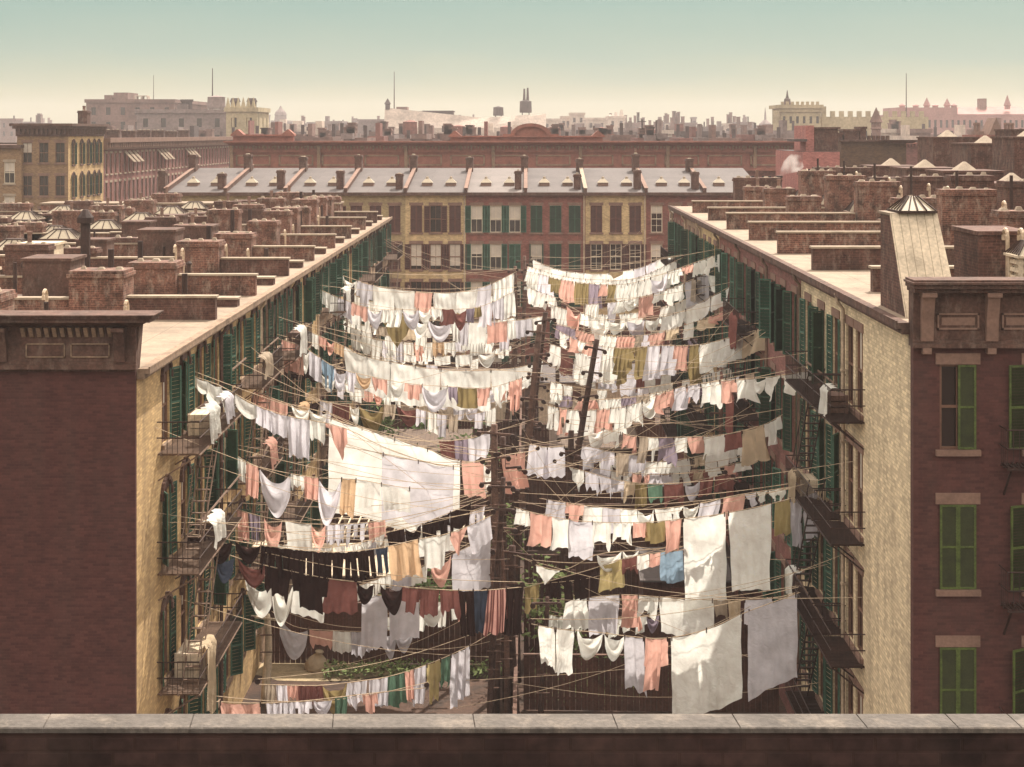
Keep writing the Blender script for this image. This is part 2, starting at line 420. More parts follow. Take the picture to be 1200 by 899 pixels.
def _sky_mesh(w, d, h, hh, style):
    body = MB(); body.box(-w/2, w/2, -d/2, d/2, 0, h*.35)
    for sx in (-1, 1):
        for sy in (-1, 1): body.box(min(sx*w/2, sx*(w/2-.09)), max(sx*w/2, sx*(w/2-.09)), min(sy*d/2, sy*(d/2-.09)), max(sy*d/2, sy*(d/2-.09)), h*.35, h)
    n = 5
    for i in range(n):
        z = h*.35+(h*.65)*(i+.5)/n; e = h*.65/n*.38
        for sy in (-1, 1): body.hexa([(-w/2+.09, sy*(d/2-.07), z+e*.3), (w/2-.09, sy*(d/2-.07), z+e*.3), (w/2-.09, sy*(d/2-.05), z+e*.3), (-w/2+.09, sy*(d/2-.05), z+e*.3)][::1 if sy<0 else 1],
                                     [(-w/2+.09, sy*(d/2-.03), z-e), (w/2-.09, sy*(d/2-.03), z-e), (w/2-.09, sy*(d/2-.01), z-e), (-w/2+.09, sy*(d/2-.01), z-e)])
        for sx in (-1, 1): body.box(min(sx*(w/2-.06), sx*(w/2-.02)), max(sx*(w/2-.06), sx*(w/2-.02)), -d/2+.09, d/2-.09, z-e, z+e*.6)
    body.box(-w/2+.12, w/2-.12, -d/2+.12, d/2-.12, h*.35, h-.02)
    body.box(-w/2-.08, w/2+.08, -d/2-.08, d/2+.08, h, h+.06)
    lid = MB(); lid.pyr(-w/2-.04, w/2+.04, -d/2-.04, d/2+.04, h+.06, h+.06+hh, .38)
    k = 6; rib = MB()
    for i in range(k+1):
        t = i/k*2-1
        for sy in (-1, 1): rib.bar((t*(w/2+.04), sy*(d/2+.04), h+.075), (t*(w/2+.04)*.38, sy*(d/2+.04)*.38, h+.075+hh), .035)
    for sx in (-1, 1):
        for i in range(3):
            t = (i-1)*.6; rib.bar((sx*(w/2+.04), t*d/2, h+.075), (sx*(w/2+.04)*.38, t*d/2*.38, h+.075+hh), .035)
    rib.box(-w/2*.42, w/2*.42, -d/2*.42, d/2*.42, h+.06+hh, h+.1+hh)
    return body, lid, rib
def skylight(par, x, y, z, w=1.7, d=1.5, h=.75, hh=.45, m='cornice'):
    key = ('sky', w, d, h, hh, m)
    if key not in _cache:
        b, l, r = _sky_mesh(w, d, h, hh, 0)
        _cache[key] = (b.mesh('skylight', M[m]), l.mesh('glass_lid', M['glass_roof']), r.mesh('glazing_ribs', M['tar']))
    b, l, r = _cache[key]
    o = inst('skylight', b, par, (x, y, z)); inst('glass_lid', l, o); inst('glazing_ribs', r, o); return o
def flue_pipe(par, x, y, z, h, r=.11, cap=False, m='iron'):
    pr = [(r, 0), (r, h*.5), (r*1.15, h*.5), (r*1.15, h*.53), (r, h*.53), (r, h)]
    if cap: pr += [(r*1.7, h), (r*1.7, h*1.08), (r*.9, h*1.16), (r*.5, h*1.2)]
    return MB().lathe((x, y, z), pr, 9).obj('flue_pipe', M[m], par, smooth=False)
def cane_pipe(par, x, y, z, h, r=.05):
    pts = [(x, y, z), (x, y, z+h)]+[(x-.16+.16*math.cos(t), y, z+h+.16*math.sin(t)) for t in [math.pi*i/6 for i in range(1, 7)]]+[(x-.32, y, z+h-.12)]
    return MB().tube(pts, r, 6).obj('vent_pipe', M['pipe'], par)
def bulkhead(par, x0, x1, y0, y1, z, h, m='brick_dark', sk=True, tilt=0):
    b = MB(); b.box(x0, x1, y0, y1, z, z+h); b.box(x0-.06, x1+.06, y0-.06, y1+.06, z+h, z+h+.1)
    o = b.obj('roof_bulkhead', M[m], par)
    if sk:
        w = (x1-x0)*.34; d = (y1-y0)*.34
        MB().pyr((x0+x1)/2-w/2, (x0+x1)/2+w/2, (y0+y1)/2-d/2, (y0+y1)/2+d/2, z+h+.1, z+h+.5, .12).obj('glass_lid', M['stone'], o)
    return o

# ------------------------------------------------------------ fire escape (part of a house): platform > railing, stair
def fire_escape(par, x0, x1, z, out=1.0, stair=None, m='iron_light', rail='iron'):
    b = MB(); n = int((x1-x0)/.11)
    for i in range(n): 
        xx = x0+(x1-x0)*(i+.5)/n; b.box(xx-.02, xx+.02, -out, -.03, z-.03, z)
    for yy in (-out, -out*.5, -.1): b.box(x0, x1, yy-.02, yy+.02, z-.07, z-.031)
    k = max(2, int((x1-x0)/2))
    for i in range(k+1):
        xx = x0+.1+(x1-x0-.2)*i/k; b.bar((xx, -out+.05, z-.08), (xx, -.02, z-.75), .04); b.bar((xx, -out, z-.05), (xx, 0, z-.05), .04)
    o = b.obj('fire_escape', M[m], par)
    r = MB(); H = .85
    for zz in (.42, H): 
        r.tube([(x0, 0, z+zz), (x0, -out, z+zz), (x1, -out, z+zz), (x1, 0, z+zz)], .018, 4)
    for i in range(int((x1-x0)/.14)+1):
        xx = x0+.14*i; r.bar((xx, -out, z), (xx, -out, z+H), .014)
    for i in range(1, int(out/.14)):
        for xx in (x0, x1): r.bar((xx, -.14*i, z), (xx, -.14*i, z+H), .014)
    r.obj('railing', M[rail], o)
    if stair:
        s = MB(); xa, xb, zh = stair
        for yy in (-out+.15, -out+.6):
            s.bar((xa, yy, z+.0), (xb, yy, z+zh), .03, .06); s.bar((xa, yy, z+.8), (xb, yy, z+zh+.8), .025)
            for i in range(4):
                t = (i+.5)/4; s.bar((xa+(xb-xa)*t, yy, z+zh*t), (xa+(xb-xa)*t, yy, z+zh*t+.8), .02)
        for i in range(12):
            t = (i+.5)/12; xx = xa+(xb-xa)*t; zz = z+zh*t
            s.box(xx-.06, xx+.06, -out+.17, -out+.58, zz-.015, zz+.015)
        s.obj('stair', M[m], o)
    return o

def house_shell(root, W, D, H, ops, wallm, roofm='tin', base=0, gutter='cornice_tan', near=None, fall=0.0):
    b = MB(); wallgrid(b, 0, W, base, H, 0, ops)
    b.quad((.004, 0, base), (.004, 0, H), (.004, D, H), (.004, D, base))
    b.quad((W-.004, 0, base), (W-.004, D, base), (W-.004, D, H), (W-.004, 0, H))
    b.quad((W, D, base), (0, D, base), (0, D, H), (W, D, H))
    b.obj('wall', M[wallm], root)
    r = MB(); r.hexa([(0, -.02, H-.12), (W, -.02, H-.12), (W, D, H-.12), (0, D, H-.12)], [(0, -.02, H+.02), (W, -.02, H+.02), (W, D, H+.02+fall), (0, D, H+.02+fall)])
    ro = r.obj('roof', M[roofm], root)
    g = MB(); g.box(.01, W-.01, -.34, -.022, H-.09, H+.05); g.box(.01, W-.01, -.2, -.003, H-.22, H-.092); g.box(.01, W-.01, -.345, -.30, H+.052, H+.1)
    g.obj('gutter', M[gutter], root)
    return ro

def downspout(par, x, z0, z1, m='pipe'):
    b = MB(); b.tube([(x, -.3, z1), (x, -.25, z1-.25), (x, -.1, z1-.45), (x, -.1, z0)], .06, 6)
    for i in range(int((z1-z0)/2)): b.box(x-.08, x+.08, -.17, -.001, z0+1+2*i, z0+1.06+2*i)
    b.obj('downspout', M[m], par)

def parapet(par, x, y0, y1, z, h, m='chimney_light', cap='stone', t=.3):
    o = MB().box(x-t/2, x+t/2, y0, y1, z, z+h-.07).obj('party_wall', M[m], par)
    MB().box(x-t/2-.06, x+t/2+.06, y0-.05, y1, z+h-.068, z+h).obj('coping', M[cap], o)
    return o

# ------------------------------------------------------------ LEFT ROW (faces +X), origin x=-10
LX, LH, LD = -10.0, 13.9, 26.0
LB = [39.4, 50.1, 57.5, 65.4, 73.2, 81.2, 88.6, 96.6, 104.0, 110.6]
LTOP = [13.45, 10.2, 6.95, 3.7]
def left_row():
    rng = random.Random(3)
    walls = ['brick_yellow', 'brick_yellow', 'brick_tan', 'brick_yellow', 'brick_tan', 'brick_yellow', 'brick_tan', 'brick_tan', 'brick_tan']
    txt = ['nearest left tenement with blank dark red wall under bracketed cornice and yellow yard side',
           'yellow tenement next beyond the blank dark red wall, with two railed fire escapes',
           'weathered tan tenement third along the left row, bedding hung on its balcony',
           'yellow tenement fourth along the left row with green shutters under arched hoods',
           'tan tenement fifth along the left row with stair fire escape',
           'yellow tenement sixth along the left row behind the white laundry',
           'tan tenement seventh along the left row with tall twin chimneys',
           'tan tenement second from the far end of the left row',
           'last tan tenement at the far end of the left row']
    for i in range(9):
        W = LB[i+1]-LB[i]; root = thing('tenement', txt[i], 'building', (LX, LB[i], 0), R(90), 'tenements of the left row')
        n = 4 if i == 0 else 3
        x0 = 3.15 if i == 0 else W/2-2.45; sp = 2.62 if i == 0 else 2.45
        if i == 0: sp = 2.3
        xs = [x0+sp*k for k in range(n)]; w, h = .82, 2.0
        ops = [(x-w/2, x+w/2, t-h, t) for x in xs for t in LTOP]
        ro = house_shell(root, W, LD, LH, ops, walls[i], 'tin', fall=.12)
        for t in LTOP:
            for x in xs:
                a = rng.choice([168, 150, 172, 125, 168]); c = rng.choice([150, 168, 172, 165, 110])
                add_window(root, x, 0, t-h, w, h, 'brown_paint', 2, rng.choice(['pane', 'pane', 'pane_grey']), 'cornice_tan', None, hood='cornice',
                           shut='green' if rng.random() < .8 else 'green_dark', ang=(c if rng.random() < .9 else None, a), sh_w=.44, blind=rng.choice([0, 0, .4, .5]))
        downspout(root, W-.25, .3, LH, 'pipe' if i % 2 else 'cornice')
        # fire escapes
        if i in (0, 2, 4, 6, 8):
            fx0 = 2.15 if i == 0 else 1.3
            for k, t in enumerate(LTOP[:3]):
                st = None
                if i in (2, 4, 6) or k > 0: st = (fx0+.6, fx0+3.6, 3.25) if k > 0 else None
                fire_escape(root, fx0, fx0+(6.2 if i == 0 else 4.6), t-h-.12, 1.15, st, m='iron_light')
        if i == 1:
            for k, t in enumerate(LTOP[:3]): fire_escape(root, 2.2, 6.6, t-h-.12, 1.0, (2.6, 5.6, 3.25) if k > 0 else None, m='iron_light')
        # party wall + chimney at the near boundary
        if i > 0:
            parapet(root, 0, .12, 3.0, LH, .8+rng.uniform(-.1, .1), rng.choice(['brick_dark', 'chimney_light']))
            parapet(root, 0, 4.8, 12, LH, .75+rng.uniform(0, .15), rng.choice(['brick_dark', 'chimney_light']))
            parapet(root, 0, 12.01, LD, LH, .75+rng.uniform(0, .2), 'chimney_light')
            chimney(root, .15, 3.9, LH, 1.35, 1.75 if i < 5 else 1.5, [0, 1.6, 1.45, 1.6, 1.4, 1.6, 1.7, 1.8, 1.8][i], pots=0, rng=rng)
            chimney(root, .3, LD-1.3, LH, .8, 2.1, 1.2+rng.uniform(0, .3), pots=1 if i % 2 else 0, rng=rng)
            chimney(root, .3, 8.6+rng.uniform(-.4, .8), LH, .75, 1.6, 1.0+rng.uniform(0, .9), 'brick_dark', pots=rng.choice([0, 1]), rng=rng)
            flue_pipe(root, .9, 3.2+rng.uniform(-.5, 1.8), LH, 1.7+rng.uniform(0, .7), .1)
            if i > 3: chimney(root, 2.2, 6.4, LH, 1.0, 1.7, 1.9, pots=1, rng=rng)
            if i > 4: chimney(root, 4.6, 3.9, LH, .9, 1.5, 1.7, pots=0, rng=rng); chimney(root, 4.9, 15.5, LH, .9, 1.9, 1.8, pots=1, rng=rng)
            chimney(root, .2, 15.5+rng.uniform(-1, 1), LH, .7, 1.6, 1.1+rng.uniform(0, .6), 'chimney_light', pots=rng.choice([0, 1]), rng=rng)
            chimney(root, .2, 20+rng.uniform(-1, 1), LH, .7, 1.7, 1.0+rng.uniform(0, .6), 'brick_dark', pots=0, rng=rng)
            parapet(root, W*.52, .12, 2.2, LH, .35, 'brick_dark', t=.5)
            bulkhead(root, W*.62, W*.62+1.3, 9.2, 10.6, LH, 1.1+rng.uniform(0, .5), rng.choice(['boards', 'cornice', 'brick_dark']), sk=False)
            MB().box(W*.25, W*.25+1.1, 7.0, 8.1, LH, LH+.45).box(W*.25-.06, W*.25+1.16, 6.94, 8.16, LH+.45, LH+.52).obj('roof_hatch', M['roof_old'], root)
        # skylights and hatches
        yy = W*.5
        skylight(root, yy+rng.uniform(-.3, .3), 13.2, LH, 1.5, 1.85, .8, .42)
        skylight(root, yy+rng.uniform(-.3, .3), 17.6, LH, 1.5, 1.85, .8, .42)
        skylight(root, yy-2.0, 15.4, LH, 1.3, 1.6, .6, .42)
        skylight(root, yy+1.4, 20.6, LH, 1.5, 1.75, .8, .42)
        if i in (1, 3, 4, 6): bulkhead(root, 1.4, 3.1, 5.3, 6.9, LH, 1.5+.3*(i % 2), 'cornice', sk=False)
        if i == 2:
            flue_pipe(root, 2.4, 7.2, LH, 2.6, .19, cap=True); flue_pipe(root, 3.4, 11.0, LH, 1.7, .1)
        if i == 8:
            b = MB(); b.box(3.6, W-.3, 3.2, 24, LH, LH+1.1); b.obj('roof_bulkhead', M['chimney_light'], root)
            MB().box(3.5, W-.2, 3.1, 24.1, LH+1.1, LH+1.2).obj('coping', M['tin'], root)
        for k in range(7): flue_pipe(root, rng.uniform(1, W-1), rng.uniform(1.2, 24), LH, rng.uniform(.4, 1.5), rng.choice([.05, .07, .1]), cap=rng.random() < .3)
        for k in range(2): cane_pipe(root, rng.uniform(1, W-1), rng.uniform(2, 9), LH, rng.uniform(.8, 1.4))
        if i == 0:
            near_left(root)

def bracket(b, x, w, y, z0, z1, out):
    """scrolled console bracket on plane y facing -y"""
    b.hexa([(x-w/2, y-out*.35, z0), (x+w/2, y-out*.35, z0), (x+w/2, y, z0), (x-w/2, y, z0)], [(x-w/2, y-out*.5, z0+(z1-z0)*.45), (x+w/2, y-out*.5, z0+(z1-z0)*.45), (x+w/2, y, z0+(z1-z0)*.45), (x-w/2, y, z0+(z1-z0)*.45)])
    b.hexa([(x-w/2, y-out*.5, z0+(z1-z0)*.45), (x+w/2, y-out*.5, z0+(z1-z0)*.45), (x+w/2, y, z0+(z1-z0)*.45), (x-w/2, y, z0+(z1-z0)*.45)], [(x-w/2, y-out, z1), (x+w/2, y-out, z1), (x+w/2, y, z1), (x-w/2, y, z1)])
    b.box(x-w/2-.03, x+w/2+.03, y-out-.03, y, z1-.1, z1-.002)

def near_left(root):
    # camera-side wall: own x runs along world X (0 = yard corner, negative to the street)
    rot = (0, 0, R(-90))
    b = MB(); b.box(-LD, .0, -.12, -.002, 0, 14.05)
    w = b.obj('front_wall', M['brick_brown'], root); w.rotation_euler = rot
    c = MB()
    z0 = 13.98; zt = 15.42
    c.box(-LD-.2, .04, -.24, -.122, z0, zt-.25)                     # frieze board
    c.box(-LD-.2, .06, -.32, -.122, z0, z0+.12); c.box(-LD-.2, .05, -.28, -.122, z0+.12, z0+.2)
    c.hexa([(-LD-.2, -.3, zt-.36), (.1, -.3, zt-.36), (.1, .3, zt-.36), (-LD-.2, .3, zt-.36)], [(-LD-.2, -.62, zt-.2), (.42, -.62, zt-.2), (.42, .3, zt-.2), (-LD-.2, .3, zt-.2)])
    c.box(-LD-.2, .5, -.7, .3, zt-.2, zt-.1); c.box(-LD-.2, .56, -.76, .3, zt-.1, zt-.03); c.box(-LD-.2, .62, -.82, .3, zt-.03, zt)
    c.hexa([(-LD-.2, -.122, 13.9), (.0, -.122, 13.9), (.0, .3, 13.9), (-LD-.2, .3, 13.9)], [(-LD-.2, -.122, zt-.3), (.1, -.122, zt-.3), (.1, .3, zt-.3), (-LD-.2, .3, zt-.3)])
    k = c.obj('cornice', M['cornice'], root); k.rotation_euler = rot
    for i in range(9):
        br = MB(); bracket(br, -.35-i*3.0, .26, -.24, z0+.2, zt-.36, .32); br.obj('bracket', M['cornice'], k)
    for i in range(9):
        for j in range(12):
            x = -.6-i*3.0-j*.2; d = MB(); d.hexa([(x-.05, -.3, zt-.62), (x+.05, -.3, zt-.62), (x+.05, -.24, zt-.62), (x-.05, -.24, zt-.62)], [(x-.05, -.46, zt-.36), (x+.05, -.46, zt-.36), (x+.05, -.24, zt-.36), (x-.05, -.24, zt-.36)])
            if i < 8: d.obj('dentil', M['cornice_tan'], k)
        for j in range(2):
            d = MB(); xa = -.62-i*3.0-j*1.14; z1, z2 = z0+.3, z0+.66
            for (p, q, r_, s) in ((xa-1.0, xa, z1, z1+.03), (xa-1.0, xa, z2-.03, z2), (xa-1.0, xa-.97, z1, z2), (xa-.03, xa, z1, z2)): d.box(p, q, -.275, -.24, r_, s)
            d.obj('panel_moulding', M['cornice_tan'], k)
    # stacks just behind the cornice
    chimney(root, 2.0, 5.0, LH, 1.2, 2.0, 1.95, pots=0)
    skylight(root, 3.2, 2.2+1.2, LH, 1.0, 1.0, .35, .4)
    chimney(root, 2.6, 9.0, LH, 1.3, 2.6, 1.6, 'brick_dark', pots=0)
    skylight(root, 5.5, 5.6, LH, 1.4, 1.5, .5, .5)
    MB().box(.1, .5, 2.2, 5.8, LH, LH+.9).obj('party_wall', M['tar'], root)

# ------------------------------------------------------------ RIGHT ROW (faces -X), origin x=9
RX, RH, RD = 9.0, 15.5, 26.0
RB = [36.0, 43.4, 50.3, 57.2, 64.5, 71.7, 79.0, 86.5, 94.0]
RTOP = [14.65, 11.4, 8.15, 4.9, 1.9]
def right_row():
    rng = random.Random(11)
    walls = ['brick_pale', 'brick_pale', 'brick_purple', 'brick_purple', 'brick_red', 'brick_ochre', 'brick_tan', 'brick_red']
    txt = ['nearest right tenement, red brick front with olive shutters and pale yellow brick yard side',
           'pale yellow brick tenement second along the right row with green shutters',
           'plum tenement third along the right row beyond the pale yellow ones',
           'plum tenement fourth along the right row between two white downspouts',
           'red brick tenement fifth along the right row', 'ochre tenement sixth along the right row with green shutters',
           'tan tenement seventh along the right row', 'red brick tenement at the far end of the right row']
    for i in range(8):
        W = RB[i+1]-RB[i]; root = thing('tenement', txt[i], 'building', (RX, RB[i+1], 0), R(-90), 'tenements of the right row')
        w, h = .9, 2.2
        if i == 0: xs = [W-5.55, W-6.75]; 
        else: xs = [W/2-2.2, W/2, W/2+2.2]
        tops = RTOP
        ops = [(x-w/2, x+w/2, t-h, t) for x in xs for t in tops if t-h > 0]
        house_shell(root, W, RD, RH, ops, walls[i], 'tin', gutter='cornice', fall=.1)
        for t in tops:
            if t-h <= 0: continue
            for x in xs:
                sh = None if (i == 0) else ('green_dark' if rng.random() < .6 else 'green')
                add_window(root, x, 0, t-h, w, h, 'brown_paint', 2, 'pane', 'brownstone', 'brownstone', shut=sh,
                           ang=(rng.choice([170, 150, 172, 165, 115]), rng.choice([170, 165, 150, 172, 120])), sh_w=.45, blind=rng.choice([0, 0, .4, .5]))
        downspout(root, .2, .3, RH, 'iron_light' if i in (1, 2, 3, 4) else 'pipe')
        if i in (0, 1):
            for k, t in enumerate(tops[:4]):
                if i == 0: fire_escape(root, .1, W-4.8, t-h-.12, .9, None, m='iron', rail='iron')
                else: fire_escape(root, W-4.6, W-.1, t-h-.12, .9, (W-4.2, W-1.4, 3.25) if k > 0 else None, m='iron', rail='iron')
        elif i in (3, 5, 7):
            for k, t in enumerate(tops[:4]): fire_escape(root, 1.2, 6.0, t-h-.12, .9, (1.7, 4.6, 3.25) if k > 0 else None, m='iron', rail='iron')
        if i > 0:
            hh = [0, .75, .8, .85, .8, .8, .7, .7][i]
            parapet(root, W, .75 if i == 1 else .35, 6.3, RH, hh, 'brick_dark' if i < 3 else 'chimney_light', 'stone')
            chimney(root, W-.1, 7.4, RH, .9, 2.0, 2.0+rng.uniform(-.1, .35), 'chimney_light', pots=0, rng=rng)
            for k in range(2): cane_pipe(root, W-1.0-k*.4, 7.0+k*1.3, RH, 2.0+rng.uniform(0, .3))
            skylight(root, W-2.0, 6.9, RH, 1.0, 1.0, .7, .45, 'brownstone')
            bulkhead(root, W-3.6, W-.4, 10.6, 13.4, RH, 2.35+rng.uniform(-.15, .3), 'brick_dark')
            bulkhead(root, W-6.2, W-2.6, 14.6, 17.2, RH, 4.0+rng.uniform(-.2, .3), 'brick_dark'); bulkhead(root, W-4.6, W-1.6, 18.8, 22.2, RH, 4.7+rng.uniform(-.4, .4), 'brick_dark', sk=i % 2 == 0)
            chimney(root, W-5.2, 9.0, RH, 1.0, 1.7, 2.6+rng.uniform(-.2, .4), 'brick_dark', pots=0, rng=rng); flue_pipe(root, W-4.2, 8.2, RH, 3.0, .06)
            parapet(root, W, 8.5, 10.5, RH, .6, 'brick_dark', 'stone')
            if i > 4: chimney(root, W-3.2, 4.5, RH, .8, 1.6, 1.5, 'chimney_light', pots=1, rng=rng)
            flue_pipe(root, W-3, 9.6, RH, 2.3, .07)
        if i == 7: chimney(root, .7, 5.0, RH, .9, 2.8, 1.6, 'brick_dark', pots=1, rng=rng); flue_pipe(root, 1.2, 7.6, RH, 1.9, .16)
        if i == 0: near_right(root, W)
        if i == 1:
            skylight(root, W-3.2, 14, RH+2.9, 1.4, 1.4, 1.0, .45, 'stone')

def near_right(root, W):
    rot = (0, 0, R(90))
    tops = [14.62, 11.37, 8.05, 4.8]; w, h = .84, 1.98
    xs = [1.03+2.0*k for k in range(12)]
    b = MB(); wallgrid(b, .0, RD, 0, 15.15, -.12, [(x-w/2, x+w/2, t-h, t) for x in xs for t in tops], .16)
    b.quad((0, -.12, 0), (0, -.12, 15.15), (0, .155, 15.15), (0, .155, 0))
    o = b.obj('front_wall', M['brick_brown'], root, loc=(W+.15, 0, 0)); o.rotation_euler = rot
    for r_, t in enumerate(tops):
        for k, x in enumerate(xs):
            # first column: half-open, closed, closed ; second column swung open
            if k == 0: ang = [(None, 0), (0, 0), (0, 0), (0, 0)][r_]
            elif k == 1: ang = [(170, 165), (160, 168), (150, 168), (165, 0)][r_]
            else: ang = [(165, 168), (0, 0), (170, 100), (0, 0)][(r_+k) % 4]
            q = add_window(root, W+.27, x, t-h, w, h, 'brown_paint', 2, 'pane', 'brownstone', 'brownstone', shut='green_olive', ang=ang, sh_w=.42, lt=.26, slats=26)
            q.rotation_euler = rot
    c = MB(); z0, zt = 15.02, 16.62
    c.box(-.02, RD, -.2, 0.25, z0, zt-.3)
    c.box(-.05, RD, -.3, -.2, z0, z0+.1); c.box(-.04, RD, -.26, -.2, z0+.1, z0+.18)
    c.box(-.06, RD, -.5, .25, zt-.3, zt-.2); c.box(-.1, RD, -.6, .25, zt-.2, zt-.1); c.box(-.14, RD, -.66, .25, zt-.1, zt-.05); c.box(-.1, RD, -.58, .25, zt-.05, zt)
    k = c.obj('cornice', M['cornice'], root, loc=(W+.15, 0, 0)); k.rotation_euler = rot
    for i in range(17):
        br = MB(); pn = MB(); x = .28+i*1.5; bracket(br, x, .28, -.2, z0+.16, zt-.302, .3); br.box(x-.1, x+.1, -.3, -.12, z0-.14, z0-.002)
        xa, xb, za, zb = x+.25, x+1.22, z0+.42, z0+.8
        for (p, q, r_, s) in ((xa, xb, za, za+.04), (xa, xb, zb-.04, zb), (xa, xa+.04, za, zb), (xb-.04, xb, za, zb)): pn.box(p, q, -.235, -.2, r_, s)
        pn.box(xa+.1, xb-.1, -.222, -.2, za+.1, zb-.1)
        br.obj('bracket', M['brownstone'], k); pn.obj('panel_moulding', M['brownstone'], k)
    # balcony on the second window column
    for z in (12.35, 9.1, 5.8):
        fe = fire_escape(root, 2.0, 5.4, z, .6, None, m='iron', rail='iron'); fe.location = (W+.27, 0, 0); fe.rotation_euler = rot
    # sloping stair bulkhead with a pyramid skylight, right behind the yard edge (local x grows towards the camera)
    xf, xt, xb = W-1.3, W-2.9, W-4.0; y0, y1 = .22, 1.34; zt2 = RH+2.42
    side = MB()
    side.hexa([(xb, y0, RH), (xf, y0, RH), (xf, y1+.12, RH), (xb, y1, RH)], [(xb, y0, zt2), (xt, y0, zt2), (xt, y1, zt2), (xb, y1, zt2)])
    s = side.obj('stair_bulkhead', M['brick_dark'], root)
    MB().hexa([(xf+.03, y0-.03, RH+.02), (xf+.08, y0-.03, RH+.02), (xf+.08, y1+.17, RH+.02), (xf+.03, y1+.17, RH+.02)],
              [(xt-.02, y0-.03, zt2+.05), (xt+.05, y0-.03, zt2+.05), (xt+.05, y1+.05, zt2+.05), (xt-.02, y1+.05, zt2+.05)]).obj('sloping_board', M['boards'], s)
    MB().box(xb-.05, xt+.05, y0-.05, y1+.05, zt2, zt2+.06).obj('coping', M['tin'], s)
    g = MB().pyr(xb+.1, xt+.15, y0+.2, y1-.02, zt2+.12, zt2+.46, .25).obj('glass_lid', M['glass_roof'], s)
    r = MB(); cx, cy = (xb+.1+xt+.15)/2, (y0+.2+y1-.02)/2
    r.box(xb+.06, xt+.19, y0+.16, y1+.02, zt2+.06, zt2+.12)
    s.children
    for k2 in range(5):
        t = k2/4
        yb = y0+.2+(y1-.02-y0-.2)*t; r.bar((xt+.16, yb, zt2+.13), (cx+(xt+.15-cx)*.25, cy+(yb-cy)*.25, zt2+.475), .03)
        xx = xb+.1+(xt+.05-xb)*t; r.bar((xx, y0+.19, zt2+.13), (cx+(xx-cx)*.25, cy+(y0+.2-cy)*.25, zt2+.475), .03)
    r.obj('glazing_ribs', M['tar'], s)
    bulkhead(root, W-4.6, W-2.4, 2.3, 3.6, RH, 1.95, 'brick_dark', sk=False)
    for k2 in range(3): cane_pipe(root, W-2.0+.1*k2, 2.9+.35*k2, RH, 1.95)
    skylight(root, W-1.3, 3.2, RH, .9, .75, 1.5, .3, 'boards')
    bulkhead(root, W-3.9, W-1.9, 5.4, 7.6, RH, 1.7, 'brick_dark', sk=False)

